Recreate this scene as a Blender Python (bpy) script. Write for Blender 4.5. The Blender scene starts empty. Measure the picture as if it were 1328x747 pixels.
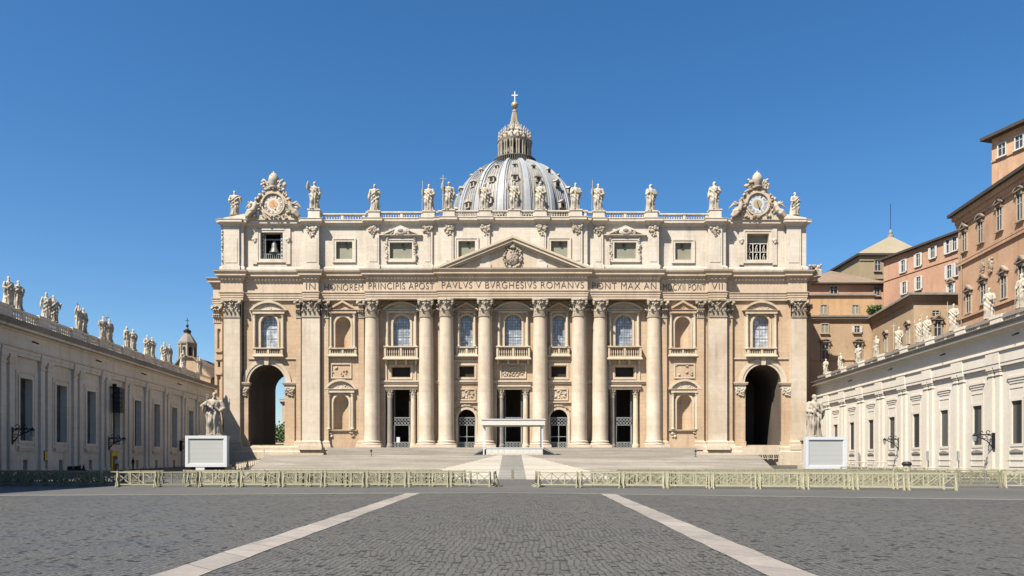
import bpy, bmesh, math, random
from math import sin, cos, pi, radians, sqrt, atan2
from mathutils import Vector, Matrix

# ------------------------------------------------------------------ camera, world, sun, exposure
SC = bpy.context.scene
COL = SC.collection
K = 958.0; EYE = 1.7; HY = 597.0; CX = 664.0       # focal length and horizon, in pixels of the 1328-wide photo
cam = bpy.data.cameras.new('camera'); cam.sensor_width = 36.0
cam.lens = 36.0 * K / 1328.0
cam.shift_y = (HY - 373.5) / 1328.0
cam.clip_start = 0.1; cam.clip_end = 9000.0
camo = bpy.data.objects.new('camera', cam); COL.objects.link(camo)
camo.location = (0, 0, EYE); camo.rotation_euler = (radians(90), 0, 0)
SC.camera = camo

RX, RY = 0.51, 0.57                                  # horizontal run of a shadow per metre of height
SUN_DIR = Vector((-RX, -RY, 1.0)).normalized()       # towards the sun
ELEV = math.asin(SUN_DIR.z)
world = bpy.data.worlds.new('World'); SC.world = world; world.use_nodes = True
nt = world.node_tree; nt.nodes.clear()
sky = nt.nodes.new('ShaderNodeTexSky'); sky.sky_type = 'NISHITA'; sky.sun_disc = False
sky.sun_elevation = ELEV; sky.sun_rotation = atan2(SUN_DIR.x, SUN_DIR.y)
sky.altitude = 0; sky.air_density = 1.0; sky.dust_density = 0.6; sky.ozone_density = 4.0
bg = nt.nodes.new('ShaderNodeBackground'); bg.inputs['Strength'].default_value = 0.0575
wo = nt.nodes.new('ShaderNodeOutputWorld')
hs = nt.nodes.new('ShaderNodeHueSaturation'); hs.inputs['Saturation'].default_value = 1.26
nt.links.new(sky.outputs[0], hs.inputs['Color']); nt.links.new(hs.outputs[0], bg.inputs[0]); nt.links.new(bg.outputs[0], wo.inputs[0])
sl = bpy.data.lights.new('sun', 'SUN'); sl.energy = 5.0; sl.angle = radians(0.5); sl.color = (1.0, 0.94, 0.84)
so = bpy.data.objects.new('sun', sl); COL.objects.link(so); so.location = (-60, -60, 120)
so.rotation_euler = SUN_DIR.to_track_quat('Z', 'Y').to_euler()
SC.view_settings.view_transform = 'Standard'; SC.view_settings.look = 'None'
SC.view_settings.exposure = 1.38; SC.view_settings.gamma = 1.0
SC.view_settings.use_curve_mapping = False

# ------------------------------------------------------------------ helpers
def PX(px, Y): return (px - CX) / K * Y
def PZ(py, Y): return EYE + (HY - py) / K * Y
W = {}
def wm(o): return W.get(o.name, Matrix.Identity(4)) if o else Matrix.Identity(4)

def tag(o, label=None, cat=None, group=None, kind=None):
    if label: o['label'] = label
    if cat: o['category'] = cat
    if group: o['group'] = group
    if kind: o['kind'] = kind
    return o
def thing(name, label, cat, loc=(0, 0, 0), group=None, rz=0):
    o = bpy.data.objects.new(name, None); COL.objects.link(o)
    o.empty_display_size = 0.5
    o.location = loc; o.rotation_euler = (0, 0, rz)
    W[o.name] = Matrix.Translation(loc) @ Matrix.Rotation(rz, 4, 'Z')
    return tag(o, label, cat, group)
def put(name, me, parent=None, loc=(0, 0, 0), rz=0, sc=1.0):
    o = bpy.data.objects.new(name, me); COL.objects.link(o)
    o.parent = parent; o.location = loc; o.rotation_euler = (0, 0, rz); o.scale = (sc, sc, sc)
    W[o.name] = wm(parent) @ Matrix.Translation(loc) @ Matrix.Rotation(rz, 4, 'Z')
    return o
def copy_tree(o, parent=None):
    c = o.copy(); COL.objects.link(c); c.parent = parent
    W[c.name] = wm(o)
    for ch in list(o.children): copy_tree(ch, c)
    return c
def frame(A, B):
    A = Vector((A[0], A[1])); B = Vector((B[0], B[1])); t = (B - A).normalized(); n = Vector((t.y, -t.x))
    def f(p): return (A.x + t.x * p[0] - n.x * p[1], A.y + t.y * p[0] - n.y * p[1], p[2])
    f.A = A; f.B = B; f.t = t; f.n = n; f.L = (B - A).length
    return f
def on_wall(fr, px, py):
    k = (px - CX) / K
    u = (k * fr.A.y - fr.A.x) / (fr.t.x - k * fr.t.y)
    return u, PZ(py, fr.A.y + fr.t.y * u)

class MB:
    def __init__(s, xf=None): s.v = []; s.f = []; s.xf = xf
    def add(s, vs, fs):
        b = len(s.v)
        s.v += [s.xf(p) for p in vs] if s.xf else [tuple(p) for p in vs]
        s.f += [tuple(i + b for i in f) for f in fs]
    def box(s, x0, x1, y0, y1, z0, z1):
        s.add([(x0,y0,z0),(x1,y0,z0),(x1,y1,z0),(x0,y1,z0),(x0,y0,z1),(x1,y0,z1),(x1,y1,z1),(x0,y1,z1)],
              [(0,3,2,1),(4,5,6,7),(0,1,5,4),(1,2,6,5),(2,3,7,6),(3,0,4,7)])
    def quad(s, a, b, c, d): s.add([a, b, c, d], [(0,1,2,3)])
    def prism(s, poly, y0, y1):
        n = len(poly)
        s.add([(x,y0,z) for x,z in poly] + [(x,y1,z) for x,z in poly],
              [tuple(range(n)), tuple(range(2*n-1, n-1, -1))] + [(i, i+n, (i+1)%n+n, (i+1)%n) for i in range(n)])
    def strip(s, outer, inner, y0, y1):
        """band between two polylines in xz, extruded in y"""
        n = len(outer); vs = []
        for a in (y0, y1): vs += [(x,a,z) for x,z in outer] + [(x,a,z) for x,z in inner]
        fs = []
        for i in range(n-1):
            o, p = i, i+1
            fs += [(o,p,p+n,o+n), (o+2*n,o+3*n,p+3*n,p+2*n), (o,o+2*n,p+2*n,p), (o+n,p+n,p+3*n,o+3*n)]
        fs += [(0,n,3*n,2*n), (n-1,3*n-1,4*n-1,2*n-1)]
        s.add(vs, fs)
    def plan(s, poly, z0, z1):
        n = len(poly)
        s.add([(x,y,z0) for x,y in poly] + [(x,y,z1) for x,y in poly],
              [tuple(range(n)), tuple(range(2*n-1, n-1, -1))] + [(i, (i+1)%n, (i+1)%n+n, i+n) for i in range(n)])
    def sweep(s, path, prof, cap=True):
        pts = [Vector(p) for p in path]; n = len(pts); m = len(prof); vs = []
        for i, p in enumerate(pts):
            ns = []
            if i > 0:
                t = (p - pts[i-1]).normalized(); ns.append(Vector((t.y, -t.x)))
            if i < n-1:
                t = (pts[i+1] - p).normalized(); ns.append(Vector((t.y, -t.x)))
            if len(ns) == 2:
                b = ns[0] + ns[1]
                mi = b / max(1e-6, (1 + ns[0].dot(ns[1])))
            else: mi = ns[0]
            for d, z in prof: vs.append((p.x + mi.x*d, p.y + mi.y*d, z))
        fs = []
        for i in range(n-1):
            for j in range(m-1):
                a = i*m + j
                fs.append((a, a+m, a+m+1, a+1))
        if cap and m > 2: fs += [tuple(range(m)), tuple((n-1)*m + j for j in range(m-1, -1, -1))]
        s.add(vs, fs)
    def lathe(s, cx, cy, prof, n=16, sx=1, sy=1, ph=0, a0=0, a1=2*pi):
        full = abs(a1 - a0 - 2*pi) < 1e-6
        k = n if full else n + 1; m = len(prof); vs = []
        for i in range(k):
            a = ph + a0 + (a1-a0)*i/n
            for r, z in prof: vs.append((cx + r*cos(a)*sx, cy + r*sin(a)*sy, z))
        fs = []
        for i in range(n):
            j = (i+1) % k
            for q in range(m-1): fs.append((i*m+q, j*m+q, j*m+q+1, i*m+q+1))
        if full:
            if prof[0][0] > 1e-6: fs.append(tuple(i*m for i in range(k-1, -1, -1)))
            if prof[-1][0] > 1e-6: fs.append(tuple(i*m+m-1 for i in range(k)))
        s.add(vs, fs)
    def tube(s, pts, rad, n=6):
        pts = [Vector(p) for p in pts]; m = len(pts)
        if not hasattr(rad, '__len__'): rad = [rad]*m
        vs = []; up = Vector((0.123, 0.377, 0.91)).normalized()
        for i, p in enumerate(pts):
            t = (pts[min(i+1, m-1)] - pts[max(i-1, 0)]).normalized()
            a = t.cross(up)
            if a.length < 1e-3: a = t.cross(Vector((1, 0, 0)))
            a.normalize(); b = t.cross(a)
            for k in range(n):
                q = 2*pi*k/n
                vs.append(tuple(p + (a*cos(q) + b*sin(q))*rad[i]))
        fs = []
        for i in range(m-1):
            for k in range(n):
                l = (k+1) % n
                fs.append((i*n+k, i*n+l, (i+1)*n+l, (i+1)*n+k))
        fs += [tuple(range(n-1, -1, -1)), tuple((m-1)*n+k for k in range(n))]
        s.add(vs, fs)
    def ball(s, c, r, nu=8, nv=5, rot=None):
        if not hasattr(r, '__len__'): r = (r, r, r)
        vs = []
        for j in range(1, nv):
            b = pi*j/nv
            for i in range(nu):
                a = 2*pi*i/nu
                vs.append((sin(b)*cos(a)*r[0], sin(b)*sin(a)*r[1], cos(b)*r[2]))
        vs += [(0, 0, r[2]), (0, 0, -r[2])]
        T, Bt = len(vs)-2, len(vs)-1; fs = []
        for i in range(nu):
            k = (i+1) % nu
            fs += [(T, i, k), (Bt, (nv-2)*nu+k, (nv-2)*nu+i)]
            for j in range(nv-2): fs.append((j*nu+i, (j+1)*nu+i, (j+1)*nu+k, j*nu+k))
        if rot: vs = [tuple(rot @ Vector(v)) for v in vs]
        s.add([(v[0]+c[0], v[1]+c[1], v[2]+c[2]) for v in vs], fs)
    def merge(s, o, f=None):
        b = len(s.v); s.v += [f(p) for p in o.v] if f else o.v; s.f += [tuple(i+b for i in q) for q in o.f]
    def mesh(s, name, mat, smooth=False, inv=None):
        me = bpy.data.meshes.new(name)
        vs = [inv @ Vector(p) for p in s.v] if inv else s.v
        me.from_pydata([tuple(v) for v in vs], [], s.f)
        b = bmesh.new(); b.from_mesh(me); bmesh.ops.recalc_face_normals(b, faces=b.faces); b.to_mesh(me); b.free()
        if mat: me.materials.append(mat)
        if smooth is True:
            for p in me.polygons: p.use_smooth = True
        elif smooth:
            me.shade_smooth() if False else None
            for p in me.polygons: p.use_smooth = True
            me.set_sharp_from_angle(angle=radians(smooth))
        return me
    def build(s, name, mat, parent=None, smooth=False):
        """vertices are in world coordinates"""
        inv = wm(parent).inverted() if parent else None
        return put(name, s.mesh(name, mat, smooth, inv), parent)

def arc(cx, z0, w, h, n=12):
    """circular segment from (cx-w,z0) to (cx+w,z0) with rise h"""
    R = (w*w + h*h) / (2*h); zc = z0 + h - R; a = math.asin(min(1, w/R))
    if h > w: a = pi - a
    return [(cx + R*sin(-a + 2*a*i/n), zc + R*cos(-a + 2*a*i/n)) for i in range(n+1)]

def panel(mb, x0, x1, z0, z1, y, holes=(), depth=0.8, ret=None):
    """vertical wall facing -y with openings (hx0,hx1,hz0,hz1,arched) and their reveals"""
    def q(a, b, c, d):
        if b - a > 1e-4 and d - c > 1e-4: mb.quad((a,y,c), (b,y,c), (b,y,d), (a,y,d))
    z = z0
    for h in sorted(holes, key=lambda h: h[2]):
        a, b, c, d, ar = h[:5]; dp = h[5] if len(h) > 5 else depth
        q(x0, x1, z, c); q(x0, a, c, d); q(b, x1, c, d); z = d
        out = [(a, c)]
        if ar:
            r = (b-a)/2; sp = d - r; n = 14
            pts = [((a+b)/2 - r*cos(pi*i/n), sp + r*sin(pi*i/n)) for i in range(n+1)]
            for i in range(n):
                k = (a, d) if i < n/2 else (b, d)
                mb.add([(k[0],y,k[1]), (pts[i][0],y,pts[i][1]), (pts[i+1][0],y,pts[i+1][1])], [(0,1,2)])
            out += pts
        else: out += [(a, d), (b, d)]
        out.append((b, c))
        if dp > 0:
            for i in range(len(out)):
                p, r_ = out[i], out[(i+1) % len(out)]
                mb.quad((p[0],y,p[1]), (r_[0],y,r_[1]), (r_[0],y+dp,r_[1]), (p[0],y+dp,p[1]))
    q(x0, x1, z, z1)
    if ret:
        mb.quad((x0,y,z0), (x0,ret,z0), (x0,ret,z1), (x0,y,z1)); mb.quad((x1,y,z0), (x1,ret,z0), (x1,ret,z1), (x1,y,z1))

def niche(mb, x0, x1, z0, z1, y, df=0.9, n=12):
    R = (x1-x0)/2; cx = (x0+x1)/2; sp = z1 - R
    rows = [[(cx - R*cos(pi*i/n), y + R*df*sin(pi*i/n), z) for i in range(n+1)] for z in (z0, sp)]
    for j in range(1, 7):
        e = pi/2*j/6
        rows.append([(cx - R*cos(e)*cos(pi*i/n), y + R*df*cos(e)*sin(pi*i/n), sp + R*sin(e)) for i in range(n+1)])
    vs = [p for r in rows for p in r]; fs = []
    for j in range(len(rows)-1):
        for i in range(n): fs.append((j*(n+1)+i, j*(n+1)+i+1, (j+1)*(n+1)+i+1, (j+1)*(n+1)+i))
    fs.append(tuple(range(n+1)))
    mb.add(vs, fs)

def carve(mb, pts, rmin, rmax, rng, flat=0.6):
    for (x, y, z) in pts:
        r = rng.uniform(rmin, rmax)
        rot = Matrix.Rotation(rng.uniform(-1.5, 1.5), 3, 'Y') @ Matrix.Rotation(rng.uniform(-.5, .5), 3, 'X')
        mb.ball((x, y, z), (r*rng.uniform(.55, 1.2), r*flat, r*rng.uniform(.8, 1.5)), 6, 4, rot)

# ------------------------------------------------------------------ materials
def N(t, typ, **kw):
    n = t.nodes.new(typ)
    for k, v in kw.items():
        if k.startswith('i_'): n.inputs[k[2:].replace('_', ' ')].default_value = v
        else: setattr(n, k, v)
    return n
def newmat(name, rough=0.8, spec=0.3):
    m = bpy.data.materials.new(name); m.use_nodes = True; t = m.node_tree
    b = t.nodes['Principled BSDF']; b.inputs['Roughness'].default_value = rough
    b.inputs['Specular IOR Level'].default_value = spec
    return m, t, b
def mix(t, fac, a, b, mode='MIX'):
    n = N(t, 'ShaderNodeMix', data_type='RGBA', blend_type=mode)
    for s, v in ((0, fac), (6, a), (7, b)):
        if hasattr(v, 'links'): t.links.new(v, n.inputs[s])
        elif s == 0: n.inputs[0].default_value = v
        else: n.inputs[s].default_value = (*v, 1) if len(v) == 3 else v
    return n.outputs[2]
def ramp(t, src, lo, hi, a=0.0, b=1.0):
    n = N(t, 'ShaderNodeMapRange'); n.inputs[1].default_value = lo; n.inputs[2].default_value = hi
    n.inputs[3].default_value = a; n.inputs[4].default_value = b; t.links.new(src, n.inputs[0]); return n.outputs[0]
def noise(t, vec, scale, detail=5, rough=.6, sc=None):
    if sc:
        mp = N(t, 'ShaderNodeMapping'); mp.inputs['Scale'].default_value = sc; t.links.new(vec, mp.inputs[0]); vec = mp.outputs[0]
    n = N(t, 'ShaderNodeTexNoise'); n.inputs['Scale'].default_value = scale; n.inputs['Detail'].default_value = detail
    n.inputs['Roughness'].default_value = rough; t.links.new(vec, n.inputs['Vector']); return n.outputs['Fac']
ALB = .69
def stone(name, base, alt, stain=(.16, .13, .1), stain_amt=.35, joints=None, rough=.82, jamt=.35, blotch=.12, bump=.25, fine=2.2, run=(1.1, 1.1, .09), bands=None):
    base, alt, stain = [tuple(ALB*v for v in c) for c in (base, alt, stain)]
    m, t, b = newmat(name, rough)
    tc = N(t, 'ShaderNodeTexCoord').outputs['Object']
    big = ramp(t, noise(t, tc, blotch, 6), .35, .65)
    c = mix(t, big, base, alt)
    fn = ramp(t, noise(t, tc, fine, 4, .7), .3, .7)
    c = mix(t, fn, c, mix(t, .25, c, [v/ALB for v in alt], 'MULTIPLY'))
    if joints:
        sp = N(t, 'ShaderNodeSeparateXYZ'); t.links.new(tc, sp.inputs[0])
        ad = N(t, 'ShaderNodeMath', operation='ADD'); t.links.new(sp.outputs[0], ad.inputs[0]); t.links.new(sp.outputs[1], ad.inputs[1])
        cb = N(t, 'ShaderNodeCombineXYZ'); t.links.new(ad.outputs[0], cb.inputs[0]); zo = N(t, 'ShaderNodeMath', operation='ADD'); t.links.new(sp.outputs[2], zo.inputs[0]); zo.inputs[1].default_value = 13.0 if joints[1] > 20 else 0.0
        t.links.new(zo.outputs[0], cb.inputs[1])
        br = N(t, 'ShaderNodeTexBrick'); br.inputs['Scale'].default_value = 1.0
        br.inputs['Brick Width'].default_value = joints[0]; br.inputs['Row Height'].default_value = joints[1]
        br.inputs['Mortar Size'].default_value = .035; br.inputs['Mortar Smooth'].default_value = .3; br.inputs['Bias'].default_value = 0
        br.inputs['Color1'].default_value = (.82, .82, .82, 1); br.inputs['Color2'].default_value = (1.06, 1.04, 1.02, 1)
        br.inputs['Mortar'].default_value = (.55, .5, .45, 1)
        t.links.new(cb.outputs[0], br.inputs['Vector'])
        c = mix(t, jamt, c, mix(t, 1.0, c, br.outputs['Color'], 'MULTIPLY'))
    st = noise(t, tc, 1.0, 6, .65, run)
    st2 = noise(t, tc, .25, 4, .6)
    mu = N(t, 'ShaderNodeMath', operation='MULTIPLY'); t.links.new(ramp(t, st, .46, .74), mu.inputs[0]); t.links.new(ramp(t, st2, .35, .7), mu.inputs[1])
    mu2 = N(t, 'ShaderNodeMath', operation='MULTIPLY'); t.links.new(mu.outputs[0], mu2.inputs[0]); mu2.inputs[1].default_value = stain_amt
    c = mix(t, mu2.outputs[0], c, stain)
    if bands:
        c = mix(t, ramp(t, noise(t, tc, 1.0, 5, .6, bands[0]), .42, .66, 0, bands[1]), c, stain)
        c = mix(t, ramp(t, noise(t, tc, 1.0, 3, .6, [v*3.1 for v in bands[0]]), .5, .62, 0, bands[1]*.7), c, stain)
    t.links.new(c, b.inputs['Base Color'])
    bp = N(t, 'ShaderNodeBump'); bp.inputs['Strength'].default_value = bump; bp.inputs['Distance'].default_value = .08
    t.links.new(noise(t, tc, 5.0, 6, .7), bp.inputs['Height']); t.links.new(bp.outputs[0], b.inputs['Normal'])
    return m
def plain(name, col, rough=.6, metal=0, var=.2, scale=3.0, spec=.3):
    col = [ALB*v for v in col]
    m, t, b = newmat(name, rough, spec); b.inputs['Metallic'].default_value = metal
    tc = N(t, 'ShaderNodeTexCoord').outputs['Object']
    c = mix(t, ramp(t, noise(t, tc, scale, 4), .3, .7), [x*(1-var) for x in col], [min(1, x*(1+var)) for x in col])
    t.links.new(c, b.inputs['Base Color']); return m

M = {}
M['wall'] = stone('ochre_travertine', (.58, .44, .305), (.50, .355, .225), joints=(1.9, .75), stain_amt=.6)
M['cream'] = stone('cream_travertine', (.62, .53, .415), (.53, .425, .30), joints=None, stain_amt=.55)
M['column'] = stone('column_travertine', (.65, .57, .465), (.52, .42, .305), joints=(40, 2.1), jamt=.35, stain_amt=.5, fine=1.2)
M['attic'] = stone('attic_travertine', (.69, .625, .53), (.61, .53, .43), joints=(1.9, .8), jamt=.3, stain_amt=.55)
M['entab'] = stone('entablature_travertine', (.62, .51, .385), (.54, .42, .30), joints=(2.6, 60), jamt=.35, stain_amt=.6)
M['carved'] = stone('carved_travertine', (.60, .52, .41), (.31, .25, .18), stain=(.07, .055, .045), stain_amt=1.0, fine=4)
M['statue'] = stone('statue_travertine', (.58, .52, .42), (.38, .325, .25), stain=(.07, .062, .055), stain_amt=1.0, fine=5, blotch=.4)
M['apostle'] = stone('darkened_statue_stone', (.50, .44, .36), (.30, .26, .2), stain=(.06, .055, .05), stain_amt=1.0, fine=2.5, blotch=.5)
M['greystone'] = stone('dark_grey_travertine', (.34, .31, .265), (.25, .22, .19), stain=(.07, .065, .06), stain_amt=.7)
M['greystone2'] = stone('grey_turret_stone', (.44, .40, .33), (.36, .32, .26), stain=(.1, .09, .08), stain_amt=.6)
M['step'] = stone('step_travertine', (.47, .43, .365), (.36, .325, .27), stain=(.17, .145, .12), stain_amt=.7, rough=.75, joints=(2.7, 60), jamt=.6, run=(.05, .6, 3.0), bands=((.035, .45, 5.0), .62))
M['step_pale'] = stone('pale_step_travertine', (.58, .54, .465), (.50, .46, .385), stain=(.3, .27, .22), stain_amt=.6, rough=.7, run=(.06, .6, 3.0), bands=((.06, .45, 5.0), .45))
M['step_grey'] = stone('grey_step_stone', (.31, .295, .265), (.25, .235, .21), stain=(.09, .09, .085), stain_amt=.5)
M['wingL'] = stone('wing_travertine', (.84, .755, .64), (.72, .63, .52), stain=(.12, .11, .1), stain_amt=.6, joints=(1.8, .8), jamt=.25)
M['wingR'] = stone('pale_wing_plaster', (.72, .66, .57), (.66, .595, .50), stain=(.35, .31, .26), stain_amt=.35)
M['palace'] = stone('orange_plaster', (.58, .38, .245), (.48, .295, .18), stain=(.22, .14, .09), stain_amt=.8, blotch=.2)
M['palace2'] = stone('rose_plaster', (.55, .335, .225), (.45, .265, .17), stain=(.22, .14, .09), stain_amt=.6)
M['ochre'] = stone('ochre_plaster', (.52, .385, .25), (.45, .32, .20), stain=(.2, .14, .09), stain_amt=.6)
M['ochre2'] = stone('warm_ochre_plaster', (.58, .38, .21), (.52, .32, .17), stain=(.22, .13, .08), stain_amt=.6)
M['sistine'] = stone('brown_brickwork', (.40, .325, .20), (.35, .28, .17), stain=(.13, .1, .07), stain_amt=.6)
M['hood'] = stone('weathered_window_hood', (.36, .285, .215), (.27, .21, .16), stain=(.1, .08, .07), stain_amt=.7)
M['ptrim'] = stone('dull_window_trim', (.47, .38, .285), (.40, .31, .225), stain=(.15, .11, .08), stain_amt=.6)
M['trim'] = stone('pale_trim', (.60, .52, .42), (.52, .44, .34), stain_amt=.4)
M['tile'] = stone('clay_roof_tiles', (.23, .17, .125), (.30, .22, .15), stain=(.1, .08, .07), stain_amt=.6, joints=(.45, 30), jamt=.8)
M['roofpale'] = stone('pale_roof_tiles', (.35, .30, .21), (.29, .245, .165), stain=(.2, .17, .11), stain_amt=.4)
M['eave'] = plain('dark_eave_wood', (.06, .05, .042), .8)
M['lead'] = stone('dome_lead', (.37, .355, .325), (.27, .24, .19), stain=(.07, .065, .06), stain_amt=.95, joints=(1.0, 1.6), jamt=.7, blotch=.3, rough=.6, run=(.9, .9, .1))
M['leadseam'] = plain('dark_lead_gutter', (.17, .165, .155), .6, 0, .3)
M['rib'] = stone('pale_lead_rib', (.42, .435, .445), (.32, .335, .345), stain=(.13, .13, .13), stain_amt=.8, rough=.5)
M['lantern'] = stone('lantern_stone', (.53, .47, .39), (.37, .32, .255), stain=(.09, .08, .07), stain_amt=.7)
M['railing'] = stone('lantern_gallery', (.17, .155, .13), (.12, .11, .095), stain=(.05, .05, .05), stain_amt=.6)
M['gold'] = plain('gilded_bronze', (.52, .42, .24), .45, .4, .15)
M['crossm'] = plain('pale_gilt_cross', (.72, .70, .64), .4, .2, .1)
M['dark'] = plain('dark_interior', (.03, .026, .022), .9)
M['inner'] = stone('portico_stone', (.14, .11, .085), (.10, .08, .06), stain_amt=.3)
M['iron'] = plain('grey_ironwork', (.34, .36, .35), .5, .3)
M['jamb'] = plain('dark_door_jamb', (.10, .10, .095), .6)
M['black'] = plain('black_iron', (.022, .022, .024), .5, .2)
M['bronze'] = plain('bell_bronze', (.15, .15, .135), .5, .3)
M['ink'] = plain('inscription_bronze', (.07, .048, .035), .7)
M['frame_white'] = plain('white_enamel', (.58, .595, .61), .45, 0, .04)
M['shutter'] = plain('pale_shutter', (.55, .525, .47), .7, 0, .1)
M['winglass'] = plain('dark_window_glass', (.045, .055, .065), .15, 0, .3, 1.2, .5)
M['curtain'] = plain('grey_green_blind', (.25, .24, .175), .7, 0, .12, .8)
M['canopy'] = plain('canopy_white', (.58, .55, .48), .6, 0, .06)
M['canvas'] = plain('canopy_top', (.40, .375, .31), .7, 0, .1)
M['skin'] = plain('skin', (.45, .28, .2), .6)
M['cloth'] = plain('dark_cloth', (.03, .03, .035), .8)
M['yellow'] = plain('yellow_paint', (.65, .48, .05), .6)
M['speaker'] = plain('speaker_grille', (.03, .035, .05), .6)
M['trunk'] = plain('bark', (.10, .075, .05), .9)
M['clock_white'] = plain('clock_enamel', (.57, .52, .43), .5, 0, .06)
M['clock_blue'] = plain('clock_mosaic', (.52, .54, .54), .5, 0, .15, 2.0)
M['terracotta'] = plain('clock_terracotta', (.52, .28, .13), .6, 0, .3, 2.5)

def glass_grid(name, base, bar, cell, rough=.25, barw=.05, cloudy=True):
    base, bar = [ALB*v for v in base], [ALB*v for v in bar]
    m, t, b = newmat(name, rough, .5)
    tc = N(t, 'ShaderNodeTexCoord').outputs['Object']
    sp = N(t, 'ShaderNodeSeparateXYZ'); t.links.new(tc, sp.inputs[0])
    cb = N(t, 'ShaderNodeCombineXYZ'); t.links.new(sp.outputs[0], cb.inputs[0]); t.links.new(sp.outputs[2], cb.inputs[1])
    br = N(t, 'ShaderNodeTexBrick', offset=0.0); br.inputs['Scale'].default_value = 1
    br.inputs['Brick Width'].default_value = cell[0]; br.inputs['Row Height'].default_value = cell[1]
    br.inputs['Mortar Size'].default_value = barw; br.inputs['Bias'].default_value = 0
    br.inputs['Color1'].default_value = (*[x*.7 for x in base], 1); br.inputs['Color2'].default_value = (*[x*1.25 for x in base], 1)
    br.inputs['Mortar'].default_value = (*bar, 1)
    t.links.new(cb.outputs[0], br.inputs['Vector'])
    c = mix(t, ramp(t, noise(t, tc, .9, 4), .4, .6), br.outputs['Color'], mix(t, .6 if cloudy else 0, br.outputs['Color'], (.085, .10, .12)))
    t.links.new(c, b.inputs['Base Color']); return m
M['loggia_glass'] = glass_grid('leaded_loggia_glass', (.40, .44, .49), (.14, .15, .16), (.48, .55))
M['end_glass'] = glass_grid('grey_lattice_glass', (.36, .38, .40), (.60, .62, .64), (.55, .62), .4, .09)
M['led'] = plain('led_panel', (.42, .43, .415), .45, 0, .03, .4)
M['ledseam'] = plain('led_panel_seam', (.35, .36, .35), .5, 0, .03)
M['shut_win'] = glass_grid('window_slats', (.075, .07, .062), (.02, .02, .02), (.22, 30), .6, .05, False)
M['dark_win'] = glass_grid('dark_window_slats', (.05, .055, .065), (.02, .02, .02), (.5, .8), .35, .05)

def cobble_mat():
    m, t, b = newmat('basalt_cobbles', .55, .18)
    tc = N(t, 'ShaderNodeTexCoord').outputs['Object']
    # rows wander in shallow fans
    nz = N(t, 'ShaderNodeTexNoise'); nz.inputs['Scale'].default_value = .35; t.links.new(tc, nz.inputs['Vector'])
    ad = N(t, 'ShaderNodeVectorMath', operation='MULTIPLY_ADD'); t.links.new(nz.outputs['Color'], ad.inputs[0]); ad.inputs[1].default_value = (.5, .9, 0); t.links.new(tc, ad.inputs[2])
    vo = N(t, 'ShaderNodeTexVoronoi', feature='DISTANCE_TO_EDGE'); vo.inputs['Scale'].default_value = 8.6; vo.inputs['Randomness'].default_value = .38
    vc = N(t, 'ShaderNodeTexVoronoi', feature='F1'); vc.inputs['Scale'].default_value = 8.6; vc.inputs['Randomness'].default_value = .38
    t.links.new(ad.outputs[0], vo.inputs['Vector']); t.links.new(ad.outputs[0], vc.inputs['Vector'])
    gap = ramp(t, vo.outputs['Distance'], .03, .15)
    sc = N(t, 'ShaderNodeSeparateColor'); t.links.new(vc.outputs['Color'], sc.inputs[0])
    c = mix(t, sc.outputs[0], (.057, .056, .052), (.082, .080, .074))
    patch = ramp(t, noise(t, tc, .12, 6, .6), .35, .68)
    c = mix(t, patch, c, mix(t, 1.0, c, (1.2, 1.17, 1.12), 'MULTIPLY'))
    p2 = ramp(t, noise(t, tc, .9, 5, .7), .48, .75, 0, .5)
    c = mix(t, p2, c, (.094, .090, .082))
    # a few worn, missing or dark stones
    dk = ramp(t, sc.outputs[1], .90, .93, 0, .85)
    c = mix(t, dk, c, (.010, .010, .010))
    c = mix(t, gap, (.024, .0235, .022), c)
    t.links.new(c, b.inputs['Base Color'])
    rr = ramp(t, noise(t, tc, .5, 4), .3, .7, .38, .62); t.links.new(rr, b.inputs['Roughness'])
    bp = N(t, 'ShaderNodeBump'); bp.inputs['Strength'].default_value = .4; bp.inputs['Distance'].default_value = .02
    h = N(t, 'ShaderNodeMath', operation='MULTIPLY_ADD'); t.links.new(ramp(t, vo.outputs['Distance'], 0, .25), h.inputs[0]); h.inputs[1].default_value = 1.0
    t.links.new(noise(t, tc, 20, 3), h.inputs[2])
    t.links.new(h.outputs[0], bp.inputs['Height']); t.links.new(bp.outputs[0], b.inputs['Normal'])
    return m
M['cobble'] = cobble_mat()
M['asphalt'] = stone('worn_road_setts', (.125, .119, .107), (.098, .093, .084), stain=(.06, .06, .06), stain_amt=.5, rough=.6, fine=6)
M['stripe'] = stone('travertine_stripe', (.36, .325, .29), (.29, .26, .23), stain=(.13, .12, .11), stain_amt=.9, rough=.6, fine=4, joints=(1.5, 60), jamt=.9, run=(.8, .8, .8))
M['wood'] = stone('pale_barrier_wood', (.43, .40, .275), (.34, .32, .22), stain=(.2, .18, .11), stain_amt=.5, fine=6)
M['wood_old'] = stone('weathered_barrier_wood', (.27, .255, .165), (.20, .19, .12), stain=(.15, .14, .09), stain_amt=.6, fine=6)
def leaf_mat():
    m, t, b = newmat('leaves', .6)
    tc = N(t, 'ShaderNodeTexCoord').outputs['Object']
    t.links.new(mix(t, ramp(t, noise(t, tc, 1.5, 3), .3, .7), (.035, .06, .02), (.09, .13, .04)), b.inputs['Base Color']); return m
M['leaf'] = leaf_mat()

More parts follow.
